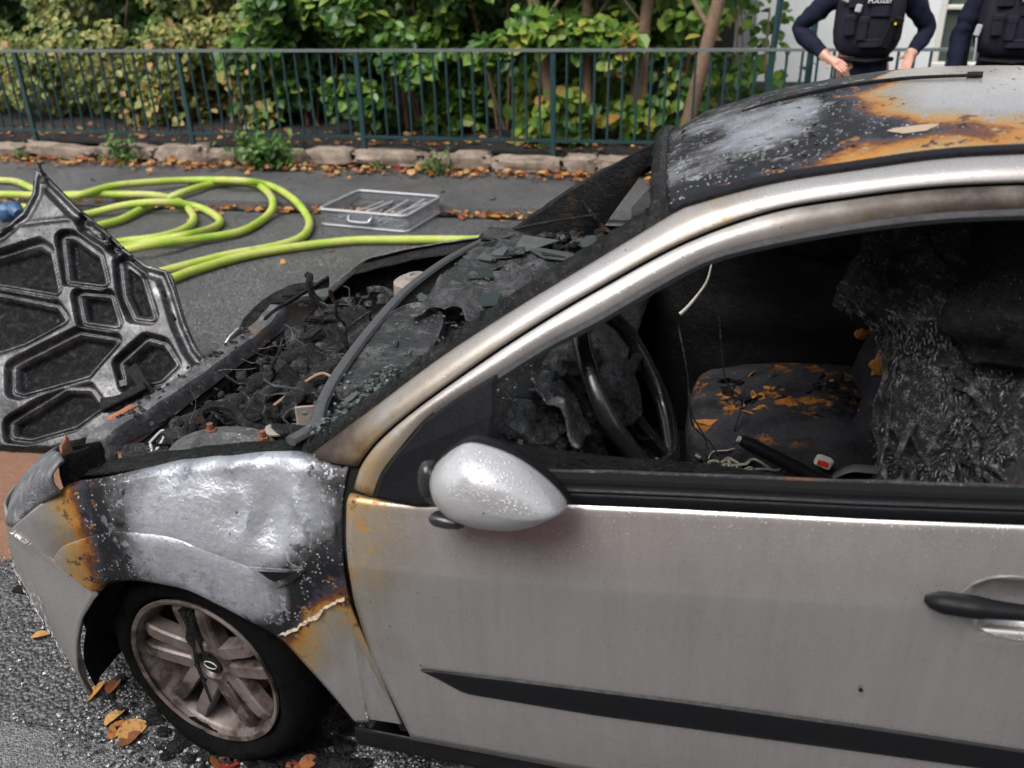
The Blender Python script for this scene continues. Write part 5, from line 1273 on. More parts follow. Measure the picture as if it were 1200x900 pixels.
# ------------------------------------------------------------------ ground
def sheet(name, pts, z, mat): return struct(MB().add([(x, y, z) for x, y in pts], [tuple(range(len(pts)))]).done(name, MT[mat], smooth=False))
sheet('ground', [(-120, -60), (120, -60), (120, 120), (-120, 120)], -.03, 'soil')
sheet('road', [(-60, -30), (60, -30), (60, 8.0), (-60, .35)], 0.0, 'road')
sheet('lane', [(-60, -12), (60, -12), (60, -.83), (-60, -.83)], .004, 'lane')
kx = lambda x: 4.34 + .077*x             # kerb line of the footpath
ex = lambda x: 5.42 + .030*(x)             # stone edging line
xs = [-40, -12, -9, -6, -4, -2, 0, 2, 6, 12, 40]
b = MB().grid([[(x, kx(x), -.02), (x, kx(x)+.008, .052), (x, kx(x)+.11, .062), (x, kx(x)+.13, .061), (x, ex(x)+.15, .075)] for x in xs])
struct(b.done('footpath', MT['walk'], sharp=20))
b = MB(); g = [[(x, ex(x)+.1+d, .22+.02*nz(x*2, d*2, 0)+.04*d) for d in (0, .3, .8, 1.6, 3, 6)] for x in np.linspace(-40, 40, 120)]
struct(b.grid(g).done('planting_bed', MT['soil']))
# coarse strip in front of the near wheel with wet grit on it
g = [[(x, y, .008 + .004*nz(x*14, y*14, 0)) for y in np.linspace(-.82, 1.2, 60)] for x in np.linspace(-2.4, 3.0, 120)]
struct(MB().grid(g).done('parking_strip', MT['strip']))
b = MB(); rg = random.Random(2)
for k in range(6000):
    x = rg.uniform(-1.5, .55); y = rg.uniform(-.84, .25) if x < -.3 else rg.uniform(-.86, -.45)
    if x > -.45: y = rg.uniform(-.90, -.62)
    s = rg.choice((.0022, .003, .004, .0055)) * rg.uniform(.8, 1.3); t_ = rg.random()
    M_ = Matrix.Rotation(rg.uniform(0, 6), 3, 'Z')
    o = len(b.v); c_ = Vector((x, y, .011))
    vs = [c_ + M_ @ Vector(q) for q in ((s, 0, 0), (0, s*.8, 0), (-s*.9, 0, 0), (0, -s, 0), (s*.2, s*.1, s*.7))]
    b.add(vs, [(0, 1, 4), (1, 2, 4), (2, 3, 4), (3, 0, 4)], tint=[t_ if t_ < .94 else 1.0]*5)
b.done('wet_grit', MT['gravel'], smooth=False, kind='stuff')
# brown binder sand in front of the car
g = []
for x in np.linspace(-2.6, -.93, 46):
    row = []
    for y in np.linspace(-.52, .95, 46):
        d = 1 - max(0, ((x+1.75)/.82)**2 + ((y-.22)/.70)**2)
        row.append((x, y, .004 + .035*max(-.2, d + .35*nz(x*4, y*4, 1)) + .008*nz(x*14, y*14, 2)))
    g.append(row)
MB().grid(g).done('binder_sand', MT['sand'], kind='stuff')
# black scraps of burnt plastic by the bumper
tag(MB().blob((-.80, -.37, .04), (.10, .06, .05), .5, 18, 12, 4, seed=5).tube(curve([(-.72, -.40, .03), (-.66, -.46, .06), (-.60, -.50, .05)], 5), .018, 8).done('burnt_scrap', MT['char']), 'black melted scrap lying under the bumper corner', 'debris')
b = MB(); rg = random.Random(6)
for k in range(160):
    x, y = rg.gauss(.02, .16), rg.gauss(-.74, .05); s = rg.uniform(.006, .03); b.blob((x, y, .012), (s, s*rg.uniform(.4, 1), s*.5), .5, 8, 6, 4, seed=k)
b.done('burnt_crumbs', MT['char'], kind='stuff')

# ------------------------------------------------------------------ leaves
def leaf_shape(L_, w_, fold=.25, curl=.2, n=4):
    """mid rib plus two margins"""
    vs, fs = [], []
    for i in range(n+1):
        t = i/n; x = L_*t; wd = w_*math.sin(math.pi*min(1, t*.92+.06))**.8; z = curl*L_*(t*t) - 0
        vs += [(x, -wd, z+fold*wd), (x, 0, z), (x, wd, z+fold*wd)]
    for i in range(n):
        a_ = i*3; fs += [(a_, a_+1, a_+4, a_+3), (a_+1, a_+2, a_+5, a_+4)]
    return vs, fs
def fallen(x, y, z, L_, rz, tilt, tint):
    vs, fs = leaf_shape(L_, L_*.36, rg.uniform(.1, .5), rg.uniform(-.15, .25))
    M_ = Matrix.Rotation(rz, 3, 'Z') @ Matrix.Rotation(tilt, 3, 'X')
    off = M_ @ Vector((L_/2, 0, 0)); pts = [M_ @ Vector(v) - off for v in vs]; lo = min(p.z for p in pts)
    return [p + Vector((x, y, z - lo)) for p in pts], fs, tint
rg = random.Random(14)
near = [(-.765, -.545, .05, .62, 'yellow leaf lying alone on grit left of the bumper'), (-.452, -.690, .065, .55, 'amber leaf just under the front of the wheel arch'), (-.42, -.665, .06, .15, 'brown curled leaf touching the amber leaf by the arch'), (-.345, -.755, .065, .72, 'bright yellow leaf above the wet cluster beside the tyre'), (-.315, -.790, .06, .40, 'dull orange leaf at the left of the wet cluster'), (-.275, -.785, .075, .66, 'largest yellow-brown leaf in the wet cluster beside the tyre'), (-.262, -.812, .06, .1, 'dark red-brown leaf at the front of the wet cluster'), (.0, -.815, .065, .25, 'rust-brown leaf under the bottom of the tyre'), (.03, -.822, .05, 1.0, 'small red leaf right of the rust-brown one under the tyre'), (.215, -.768, .05, .3, 'brown orange leaf in shadow behind the tyre'), (.185, -.79, .045, .95, 'tiny reddish leaf in shadow behind the tyre')]
for x, y, L_, t_, lab in near:
    p, f, t_ = fallen(x, y, .013, L_, rg.uniform(0, 6), rg.gauss(0, .3), t_)
    tag(MB().add(p, f, tint=t_).done('fallen_leaf', MT['dry']), lab, 'leaf', 'wet leaves on the ground by the front wheel')
def litter(n, fn, name, smin=.035, smax=.08):
    b = MB()
    for k in range(n):
        x, y, z = fn(); p, f, t_ = fallen(x, y, z, rg.uniform(smin, smax), rg.uniform(0, 6), rg.gauss(0, .45), rg.uniform(.1, 1)); b.add(p, f, tint=t_)
    b.done(name, MT['dry'], kind='stuff')
def f1():
    x = rg.uniform(-9, 1.6); return x, ex(x)-.04-abs(rg.gauss(0, .14)), .078+rg.uniform(0, .035)
litter(950, f1, 'leaf_litter')
def f2():
    x = rg.choice((rg.gauss(-3.1, .5), rg.gauss(-2.3, .35), rg.gauss(-.72, .22), rg.gauss(-4.6, .6), rg.uniform(-6, 0)));  return x, kx(x)-.02-abs(rg.gauss(0, .09)), .004+rg.uniform(0, .02)
litter(230, f2, 'gutter_leaves')
def f3():
    x = rg.uniform(-7, 1.2); y = rg.uniform(2.2, 5.3); return x, y, (.068 if y > kx(x)+.1 else .003)
litter(46, f3, 'scattered_leaves')
def f4():
    x = rg.uniform(-9, 2); return x, ex(x)+rg.uniform(.18, .9), .235+rg.uniform(0, .02)
litter(500, f4, 'bed_leaves')

# ------------------------------------------------------------------ stone edging
edge = thing('stone_edging', (-3, ex(-3), .08), 'low row of rough brown kerb stones under the fence', 'stone edging')
x = -9.0; k = 0; rg = random.Random(19)
while x < 2.6:
    L_ = rg.choice((rg.uniform(.22, .4), rg.uniform(.4, .95))); c_ = Vector((x+L_/2, ex(x+L_/2)+.07+rg.uniform(-.02, .02), .135+.03*rg.random()))
    MB().blob(c_, (L_/2+.004, .10+.03*rg.random(), .065+.03*rg.random()), .26, 26, 14, 3.6, Matrix.Rotation(.03+rg.gauss(0, .03), 3, 'Z') @ Matrix.Rotation(rg.gauss(0, .04), 3, 'Y'), .5, k*3.1).done('stone', MT['stone'], edge)
    x += L_; k += 1

# ------------------------------------------------------------------ fence
fz0, fz1 = .345, 1.085
fy = lambda x: 5.50 + .030*x
fence = thing('metal_fence', (-2.4, fy(-2.4), .24), 'dark green metal railing fence with upright bars and a flat top rail', 'fence')
xe0, xe1 = -9.4, 4.8
def rail_(z, w, hh, nm, mat): MB().grid([[(x, fy(x)+a_*w/2, z+c_*hh/2) for a_, c_ in ((-1, -1), (1, -1), (1, 1), (-1, 1), (-1, -1))] for x in np.linspace(xe0, xe1, 40)]).done(nm, MT[mat], fence, smooth=False)
rail_(fz1, .055, .022, 'top_rail', 'fencetop'); rail_(fz0, .045, .022, 'bottom_rail', 'fence')
posts = [-9.37+1.765*i for i in range(9)]
pm = None
for px in posts:
    o = MB().box((px, fy(px)-.002, (fz1+.14)/2+.0), (.046, .036, fz1-.14-.024), None, .004).done('post', MT['fence'], fence)
bar0 = MB().tube([(0, 0, 0), (0, 0, fz1-fz0-.026)], .0105, 8).mesh('bar', MT['fence'])
for a_, c_ in zip(posts[:-1], posts[1:]):
    for i in range(1, 15):
        x = a_ + (c_-a_)*i/15
        o = bpy.data.objects.new('bar', bar0); COL.objects.link(o); o.parent = fence; o.location = Vector((x, fy(x), fz0+.012)) - fence.location

# ------------------------------------------------------------------ shrubs, trees, weeds
def leaf_cloud(n, fn, smin, smax, seed, broad=.46):
    r_ = np.random.RandomState(seed); C_ = np.array([fn(r_) for _ in range(n)])
    L_ = r_.uniform(smin, smax, n)
    # facing: mostly outwards (towards -y) and up
    N_ = np.stack([r_.normal(0, .55, n), -np.abs(r_.normal(.6, .5, n)), np.abs(r_.normal(.75, .45, n))], 1); N_ /= np.linalg.norm(N_, axis=1)[:, None]
    A_ = np.stack([r_.normal(0, .6, n), r_.normal(-.15, .5, n), r_.normal(-.55, .4, n)], 1); A_ -= N_*(A_*N_).sum(1)[:, None]; A_ /= np.linalg.norm(A_, axis=1)[:, None]
    B_ = np.cross(N_, A_)
    tpl = [(0, 0, 0), (.28, -broad*.85, .10), (.28, broad*.85, .10), (.66, -broad*.80, .06), (.66, broad*.80, .06), (1, 0, -.10), (.45, 0, -.02)]
    V_ = np.stack([C_ + A_*(L_*t[0])[:, None] + B_*(L_*t[1])[:, None] + N_*(L_*t[2])[:, None] for t in tpl], 1).reshape(-1, 3)
    F_ = []
    for i in range(n):
        o = i*7; F_ += [(o, o+1, o+6), (o, o+6, o+2), (o+1, o+3, o+6), (o+2, o+6, o+4), (o+3, o+5, o+6), (o+4, o+6, o+5)]
    return V_, F_, np.repeat(np.clip(r_.beta(2, 2.6, n), 0, 1), 7)
def shrub(x, y, w, d, z0, z1, n, mat, smin, smax, seed, lab, cat='shrub', stems=5, clump=26, tshift=0.0, name='shrub'):
    t = thing(name, (x, y, .22), lab, cat, 'shrubs growing behind the fence')
    r_ = np.random.RandomState(seed+100)
    cl = [(r_.uniform(-1, 1)*w*.95, r_.uniform(-1, 1)*d, r_.uniform(z0, z1), r_.uniform(.14, .34)) for _ in range(clump)]
    def fn(q):
        c = cl[q.randint(clump)]; v = q.normal(0, 1, 3); v = v/np.linalg.norm(v)*c[3]*q.uniform(.45, 1.1)
        return (x+c[0]+v[0], y+c[1]+v[1]*.8, max(.24, c[2]+v[2]*.9))
    V_, F_, T_ = leaf_cloud(n, fn, smin, smax, seed)
    b = MB(); b.v = [tuple(v) for v in V_]; b.f = F_; b.a = {'tint': {i: min(1, max(0, v+tshift)) for i, v in enumerate(T_)}}
    o = b.done('foliage', MT[mat], t, smooth=False); o['kind'] = 'stuff'
    for k in range(stems):
        a_ = r_.uniform(0, 6.28); bx, by_ = x+.12*math.cos(a_), y+.10*math.sin(a_); tx, ty = x+r_.uniform(-.8, .8)*w, y+r_.uniform(-.6, .6)*d
        pts = curve([(bx, by_, .15), (bx+(tx-bx)*.3+r_.uniform(-.05, .05), by_+(ty-by_)*.3, .15+.3*(z1*.9-.15)), (bx+(tx-bx)*.7, by_+(ty-by_)*.7, .15+.65*(z1*.9-.15)), (tx, ty, z1*.9)], 4)
        r0_ = r_.uniform(.012, .028); MB().tube(pts, [r0_*(1-.75*i/(len(pts)-1)) for i in range(len(pts))], 7).done('stem', MT['bark'], t)
    return t
shrub(-7.9, 6.6, .9, .45, .3, 1.25, 1500, 'leafy', .05, .10, 1, 'low loose yellow-green shrub at the far left fence end')
shrub(-6.5, 6.75, .85, .5, .3, 1.15, 1900, 'leafy', .05, .10, 2, 'thin pale shrub with a dark hollow above it')
shrub(-5.2, 6.6, .8, .45, .3, 1.2, 2300, 'leafy', .05, .10, 3, 'browning pale shrub left of the fence middle', tshift=.12)
shrub(-4.3, 6.5, .75, .45, .3, 1.3, 2300, 'leafy', .05, .11, 4, 'brownish yellow shrub low behind the second visible post', tshift=.12)
shrub(-6.6, 7.6, 1.2, .5, 1.35, 3.0, 2400, 'leafy', .06, .12, 5, 'overhanging yellow branches above the fence at the left', tshift=.05)
shrub(-4.9, 7.3, 1.0, .5, 1.2, 3.0, 3000, 'leafy', .06, .12, 6, 'tall yellowing shrub rising above the fence left of the middle')
shrub(-3.3, 6.5, .70, .5, .3, 2.6, 3600, 'leaf', .09, .15, 7, 'dark green broad-leaved shrub where the yellow ones end', tshift=-.12)
shrub(-2.25, 6.4, .70, .5, .3, 2.7, 3800, 'leaf', .09, .15, 8, 'dense green shrub behind the post at the middle', tshift=-.06)
shrub(-1.25, 6.35, .65, .5, .3, 2.7, 3600, 'leaf', .09, .16, 9, 'bright green hazel left of the bare trunks')
shrub(-.35, 6.3, .6, .45, .3, 2.6, 2900, 'leaf', .09, .16, 10, 'yellow-green hazel growing round the bare trunks', tshift=.14)
shrub(.45, 6.45, .42, .4, .3, 2.6, 1150, 'leaf', .09, .15, 11, 'open hazel right of the trunks, white wall showing through', tshift=.08)
shrub(1.08, 6.6, .28, .3, .35, 1.5, 190, 'leaf', .08, .14, 12, 'last sparse leafy sprays before the officers', clump=12, stems=3)
# dense growth further back, shade under trees put into its darkened tint
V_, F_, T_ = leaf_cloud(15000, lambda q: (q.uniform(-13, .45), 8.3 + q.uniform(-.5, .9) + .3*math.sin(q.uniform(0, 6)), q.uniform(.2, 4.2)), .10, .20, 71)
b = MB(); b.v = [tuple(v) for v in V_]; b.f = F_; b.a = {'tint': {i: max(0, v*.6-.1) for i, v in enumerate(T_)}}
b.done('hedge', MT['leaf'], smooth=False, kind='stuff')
tag(MB().box((-6.4, 9.9, 2.2), (14.4, .3, 4.4), None, .02).done('garden_wall', plain('shade_dark_wall', (.03, .028, .024), .9, 0, .5, 20, .4)), 'wall behind the shrubs, coloured dark to stand for the shade there', 'wall')  # shade of the void behind the shrubs is put into the near-black colour
def trunk(x, y, dx, r_, lab, seed):
    t = thing('tree', (x, y, .2), lab, 'tree', 'bare trunks behind the fence')
    pts = curve([(x, y, .1), (x+dx*.25, y+.02, .9), (x+dx*.6, y+.05, 1.9), (x+dx, y+.1, 3.2), (x+dx*1.3, y+.15, 4.4)], 6)
    MB().tube(pts, [r_*(1.15-.6*i/(len(pts)-1)) for i in range(len(pts))], 12).done('trunk', MT['bark'], t)
    for k in range(4):
        p = pts[8+k*4]; a_ = seed+k*2.1; MB().tube(curve([p, p+Vector((.3*math.cos(a_), .25*math.sin(a_), .35)), p+Vector((.7*math.cos(a_), .5*math.sin(a_), .95))], 5), [r_*.4*(1-.08*i) for i in range(11)], 7).done('branch', MT['bark'], t)
    V_, F_, T_ = leaf_cloud(900, lambda q: (x+dx+q.normal(0, .55), y+.2+q.normal(0, .4), q.uniform(2.5, 4.6)), .09, .15, seed)
    b = MB(); b.v = [tuple(v) for v in V_]; b.f = F_; b.a = {'tint': {i: v for i, v in enumerate(T_)}}
    b.done('crown', MT['leaf'], t, smooth=False)['kind'] = 'stuff'
trunk(-.60, 6.02, -.55, .062, 'pale leaning trunk, leftmost of the trunks over the fence', 31)
trunk(-.33, 6.02, -.10, .042, 'thin straight trunk right of the pale leaning one', 32)
trunk(.05, 6.02, .25, .055, 'brown trunk in the middle of the hazel', 33)
trunk(.52, 5.84, .55, .06, 'dark trunk leaning right beside the white house', 34)
trunk(.15, 6.02, .03, .035, 'slim dark stem in the hazel shade', 35)
def weed(x, y, z, n, h_, seed, lab):
    t = thing('weed', (x, y, z), lab, 'weed', 'weeds along the stone edging'); r_ = np.random.RandomState(seed)
    V_, F_, T_ = leaf_cloud(n, lambda q: (x+q.normal(0, h_*.38), y-.02+q.normal(0, h_*.2), z+abs(q.normal(h_*.5, h_*.3))), h_*.14, h_*.30, seed, .34)
    b = MB(); b.v = [tuple(v) for v in V_]; b.f = F_; b.a = {'tint': {i: v*.7 for i, v in enumerate(T_)}}
    b.done('leaves', MT['leaf'], t, smooth=False)['kind'] = 'stuff'
    b = MB()
    for k in range(6): b.tube([(x, y, z-.01), (x+r_.normal(0, h_*.2), y, z+h_*.5), (x+r_.normal(0, h_*.4), y-.02, z+h_*.9)], .004, 5)
    b.done('stalk', MT['bark'], t)
weed(-3.22, 5.20, .09, 260, .34, 51, 'bushy weed in front of the stones, the biggest one')
weed(-4.75, 5.20, .09, 120, .24, 52, 'weed tuft in front of the stones at the left')
weed(-1.55, 5.22, .09, 110, .18, 53, 'weed by the stones behind the crate')
weed(-2.1, 5.24, .09, 40, .10, 54, 'tiny weed at the leaf litter left of the crate')
weed(-5.9, 5.15, .09, 160, .10, 55, 'flat patch of weed at the far left stones')
# white bloom among the hazel leaves
bl = thing('white_bloom', (.02, 6.02, .95), 'round white bloom between the fence bars', 'flower')
MB().blob((-.02, 5.80, .92), (.045, .045, .05), .25, 14, 10, 6).done('petals', MT['white'], bl); MB().tube([(-.02, 5.82, .90), (.0, 6.0, .5), (.02, 6.1, .2)], .004, 5).done('stem', MT['bark'], bl)

# ------------------------------------------------------------------ house at the right
house = thing('white_house', (4, 9.4, 0), 'white rendered house wall behind the officers', 'house')
MB().box((2.05, 9.6, 2.5), (2.00, .4, 5.0), None, .01).box((7.4, 9.6, 2.5), (7.4, .4, 5.0), None, .01).box((3.4, 9.6, 4.2), (.72, .4, 1.6), None, .01).box((3.4, 9.6, .25), (.72, .4, .5), None, .01).done('wall', MT['wallwhite'], house)
wf = MB().box((3.07, 9.47, 1.95), (.09, .12, 2.9), None, .01).box((3.72, 9.47, 1.95), (.09, .12, 2.9), None, .01).box((3.4, 9.47, .55), (.74, .14, .10), None, .01).box((3.4, 9.47, 1.18), (.58, .09, .05), None, .008).box((3.4, 9.47, 3.36), (.74, .12, .09), None, .01).done('window', MT['cream'], house, 'tall cream framed window')
for z0, z1 in ((.60, 1.155), (1.205, 3.31)): MB().box((3.4, 9.49, (z0+z1)/2), (.56, .012, z1-z0)).done('pane', MT['pane'], wf)
MB().box((3.4, 10.4, 2.5), (2.6, .1, 5.0)).done('room_wall', MT['gap'], house)
for px, lean, lab in ((1.19, .12, 'dark upright pole left of the first officer, leaning'), (1.52, .02, 'dark upright pole close to the first officer')):
    tag(MB().tube([(px, 5.75, .2), (px+lean*.5, 5.75, 1.5), (px+lean, 5.75, 2.9)], .028, 10).done('metal_pole', MT['fence']), lab, 'pole')

# ------------------------------------------------------------------ fire hose, crate, glove
def hose(pts, lab, r_=.030):
    o = MB().tube(curve(pts, 8), r_, 12).done('fire_hose', MT['hose']); tag(o, lab, 'hose', 'lime green fire hoses on the road'); return o
labs = {'A': 'lime hose making the largest outer loop', 'B': 'straight lime hose run ending behind the car', 'C': 'pale lime hose forming the inner front loop', 'D': 'lime hose forming the small loop under the front one', 'E': 'hose with the tall middle loop lying partly on the footpath', 'F': 'short bit of hose at the far left beside the blue item'}
for k in 'ABCDEF': hose(HOSES[k], labs[k])
tag(MB().blob((-4.50, 3.44, .07), (.07, .10, .07), .15, 20, 14, 3, power=.6).tube([(-4.47, 3.42, .08), (-4.40, 3.40, .09), (-4.36, 3.38, .07)], [.05, .055, .04], 12).done('hose_coupling', MT['blue']), 'blue coupling piece lying at the far left beside the hose', 'coupling')
cr = thing('metal_crate', (-1.62, 4.0, 0), 'flat grey metal crate with open top standing by the footpath edge', 'crate')
ca = Vector((.992, -.115, 0)); cb = Vector((.10, .995, 0)); cz = Vector((0, 0, 1)); c0 = Vector((-1.965, 3.745, .012)); CW, CD, CH = .74, .60, .115
P3 = lambda u, v, w: c0 + ca*u + cb*v + cz*w
def rect(w, ins=0): return [P3(ins, ins, w), P3(CW-ins, ins, w), P3(CW-ins, CD-ins, w), P3(ins, CD-ins, w), P3(ins, ins, w)]
def rounded(w, r_=.05):
    pts = []
    for (u, v), a0 in (((r_, r_), math.pi), ((CW-r_, r_), 1.5*math.pi), ((CW-r_, CD-r_), 0), ((r_, CD-r_), .5*math.pi)):
        pts += [P3(u+r_*math.cos(a0+t), v+r_*math.sin(a0+t), w) for t in np.linspace(0, math.pi/2, 6)]
    return pts + [pts[0]]
MB().tube(rounded(CH), .010, 8, caps=False).done('top_rim', MT['crate'], cr); MB().tube(rounded(.0), .009, 8, caps=False).done('bottom_rim', MT['crate'], cr)
ring = rounded(0); 
b = MB()
rp = resample(ring, 150)
for p in rp: b.tube([p, p+cz*CH], .0028, 4, caps=False)
for w in (.02, .04, .06, .08, .10): b.tube([p+cz*w for p in rp], .0022, 4, caps=False)
b.done('side_grid', MT['mesh'], cr)
b = MB()
for i in range(15): b.tube([P3(.02+(CW-.04)*i/14, .01, .0), P3(.02+(CW-.04)*i/14, CD-.01, .0)], .003, 4)
for i in range(12): b.tube([P3(.01, .02+(CD-.04)*i/11, .003), P3(CW-.01, .02+(CD-.04)*i/11, .003)], .003, 4)
b.done('base_grid', MT['mesh'], cr)
hd = curve([P3(.27, -.012, .085), P3(.275, -.035, .07), P3(.30, -.045, .055), P3(.43, -.045, .055), P3(.455, -.035, .07), P3(.46, -.012, .085)], 6)
MB().tube(hd, .008, 8).done('handle', MT['crate'], cr)
MB().box(P3(.365, -.008, .07), (.24, .008, .07), Matrix((ca, cb, cz)).transposed(), .003).done('handle_plate', MT['mesh'], cr)
for i, (u0, v0, u1, v1) in enumerate(((.10, .05, .25, .56), (.20, .04, .34, .55), (.40, .05, .47, .56), (.44, .06, .66, .50), (.52, .05, .62, .55))):
    tag(MB().tube([P3(u0, v0, .03), P3(u1, v1, .05+.012*i)], .007+.002*(i % 3), 8).done('metal_rod', MT['crate']), ['thin steel rod at the left in the crate', 'second rod from the left in the crate', 'middle rod leaning in the crate', 'most slanted rod in the crate', 'rightmost rod in the crate'][i], 'rod', 'steel rods in the crate')

# ------------------------------------------------------------------ two officers
def person(px, py, pz, arms, lab, seed):
    t = thing('person', (px, py, pz), lab, 'person', 'officers standing by the fence')
    V_, E_, Rd = [], [], []
    def vtx(p, r_, par=None):
        V_.append(p); Rd.append(r_ if isinstance(r_, tuple) else (r_, r_))
        if par is not None: E_.append((par, len(V_)-1))
        return len(V_)-1
    pel = vtx((0, 0, .98), (.165, .125)); sp = vtx((0, -.005, 1.14), (.165, .12), pel); ch = vtx((0, 0, 1.34), (.19, .13), sp); up = vtx((0, .01, 1.47), (.15, .10), ch)
    nk = vtx((0, .005, 1.57), .060, up); hd1 = vtx((0, -.01, 1.66), (.078, .088), nk); hd2 = vtx((0, -.015, 1.745), (.078, .092), hd1); vtx((0, -.005, 1.80), (.05, .06), hd2)
    for s in (-1, 1):
        hp = vtx((s*.095, 0, .90), .095, pel); kn = vtx((s*.115, -.015, .50), .066, hp); an = vtx((s*.125, .02, .09), .048, kn); vtx((s*.14, -.12, .04), (.045, .04), an)
        sh, el, wr, hm = arms[s]
        a_ = vtx(sh, .082, up); b_ = vtx(tuple((Vector(sh)+Vector(el))/2), .075, a_); c_ = vtx(el, .068, b_); d_ = vtx(tuple((Vector(el)+Vector(wr))/2), .060, c_); d_ = vtx(tuple(Vector(el).lerp(Vector(wr), .82)), .050, d_)
        e_ = vtx(wr, .036, d_); dirh = (Vector(hm)-Vector(wr)).normalized(); side_ = Vector((0, 0, 1)).cross(dirh).normalized() if abs(dirh.z) < .9 else Vector((1, 0, 0)); side_ = dirh.cross(Vector((0, -1, .2))).normalized()
        f_ = vtx(hm, (.034, .022), e_)
        for k in range(4):
            o_ = side_*(.024-.016*k); L_ = (.070, .082, .078, .062)[k]; q = Vector(hm) + o_ + dirh*.03
            g1 = vtx(tuple(q), .0105, f_); g2 = vtx(tuple(q+dirh*L_*.5+Vector((0, -.004, 0))), .0095, g1); vtx(tuple(q+dirh*L_+Vector((0, .008, -.006))), .008, g2)
        q = Vector(wr).lerp(Vector(hm), .5) + side_*.030; g1 = vtx(tuple(q), .012, e_); g2 = vtx(tuple(q+side_*.022+dirh*.02+Vector((0, .012, 0))), .0105, g1); vtx(tuple(q+side_*.030+dirh*.045+Vector((0, .016, 0))), .009, g2)
    me = bpy.data.meshes.new('body'); me.from_pydata([tuple(v) for v in V_], E_, [])
    o = bpy.data.objects.new('body', me); COL.objects.link(o)
    md = o.modifiers.new('skin', 'SKIN'); md.use_smooth_shade = True
    if not me.skin_vertices:
        me.attributes  # layer is made by the modifier below
    bmh = bmesh.new(); bmh.from_mesh(me); lay = bmh.verts.layers.skin.verify(); bmh.verts.ensure_lookup_table()
    for v, r_ in zip(bmh.verts, Rd): v[lay].radius = r_
    bmh.verts[0][lay].use_root = True; bmh.to_mesh(me); bmh.free()
    o.modifiers.new('sub', 'SUBSURF').levels = 2; o.modifiers['sub'].render_levels = 2
    dg = bpy.context.evaluated_depsgraph_get(); dg.update()
    nm = bpy.data.meshes.new_from_object(o.evaluated_get(dg)); bpy.data.objects.remove(o)
    nm.materials.clear(); nm.materials.append(MT['navy']); nm.materials.append(MT['skin']); nm.materials.append(MT['gap'])
    for v in nm.vertices:
        c = v.co
        if .12 < c.z < 1.55 and min((c-Vector(arms[s_][2])).length for s_ in (-1, 1)) > .05 and min((c-Vector(arms[s_][3])).length for s_ in (-1, 1)) > .13:
            f_ = .011*nz(c.x*11+c.z*6, c.y*11, c.z*24) + .006*nz(c.x*30, c.y*30, c.z*30); v.co = c + v.normal*f_
    hands = [(Vector(arms[s][2]), Vector(arms[s][3])) for s in (-1, 1)]
    for p in nm.polygons:
        c = p.center; p.use_smooth = True
        if c.z > 1.565: p.material_index = 1
        elif c.z < .10: p.material_index = 2
        else:
            for w_, h_ in hands:
                if (c - h_).length < .13 and (c - w_).dot(h_ - w_) > .0: p.material_index = 1
    body = bpy.data.objects.new('body', nm); COL.objects.link(body); body.parent = t
    T = t
    def at(x, y, z): return Vector((px+x, py+y, pz+z))
    MB().blob(at(0, 0, 1.76), (.092, .105, .075), .08, 22, 14, 6, None, .9, seed).done('hair', MT['hair'], T)
    MB().blob(at(0, -.108, 1.70), (.014, .022, .026), .05).done('nose', MT['skin'], T)
    for s in (-1, 1):
        MB().blob(at(s*.034, -.090, 1.725), (.013, .008, .008), .0).done('eye', MT['white'], T); MB().blob(at(s*.086, .0, 1.70), (.012, .025, .034), .05).done('ear', MT['skin'], T)
    MB().blob(at(0, -.092, 1.655), (.026, .008, .007), .0).done('mouth', plain('lip', (.35, .14, .12), .5) if 'lip' not in MT else MT['lip'], T)
    v = superbox(at(0, -.012, 1.30), (.212, .165, .235), .55, .03, seed=seed).done('vest', MT['vest'], T)
    for sx in (-1, 1): MB().tube(curve([at(sx*.13, -.14, 1.46), at(sx*.13, -.06, 1.555), at(sx*.12, .08, 1.53)], 5), .032, 8, flat=.5).done('vest_strap', MT['vest'], v)
    for x, z, w, hh, dd in ((-.125, 1.27, .065, .13, .05), (-.045, 1.25, .06, .15, .05), (.045, 1.37, .12, .11, .035), (-.10, 1.41, .10, .08, .03), (.02, 1.16, .16, .06, .03), (.15, 1.25, .05, .14, .04)):
        MB().box(at(x, -.175, z), (w, dd, hh), Matrix.Rotation(-x*1.2, 3, 'Z'), .012).box(at(x, -.178, z+hh*.36), (w*1.03, dd, hh*.30), Matrix.Rotation(-x*1.2, 3, 'Z'), .008).done('pouch', MT['vest'], v)
    MB().tube([at(-.26+.09, -.09, 1.06), at(0, -.15, 1.05), at(.17, -.09, 1.06)], .030, 8, flat=.5).done('belt', MT['gap'], T)
    return t, v, at
armsA = {-1: ((-.20, .0, 1.475), (-.445, .06, 1.235), (-.255, -.07, 1.085), (-.185, -.135, 1.045)), 1: ((.20, .0, 1.475), (.395, .09, 1.235), (.290, -.045, 1.09), (.265, -.12, 1.035))}
t1, v1, at1 = person(1.80, 4.52, .07, armsA, 'person in navy uniform and dark vest with both hands on the hips', 1)
armsB = {-1: ((-.20, .0, 1.475), (-.285, .03, 1.20), (-.30, -.05, .96), (-.30, -.08, .88)), 1: ((.20, .0, 1.475), (.285, .03, 1.20), (.30, -.05, .96), (.30, -.08, .88))}
t2, v2, at2 = person(2.66, 4.48, .07, armsB, 'person in navy uniform and vest at the right edge of the picture', 2)
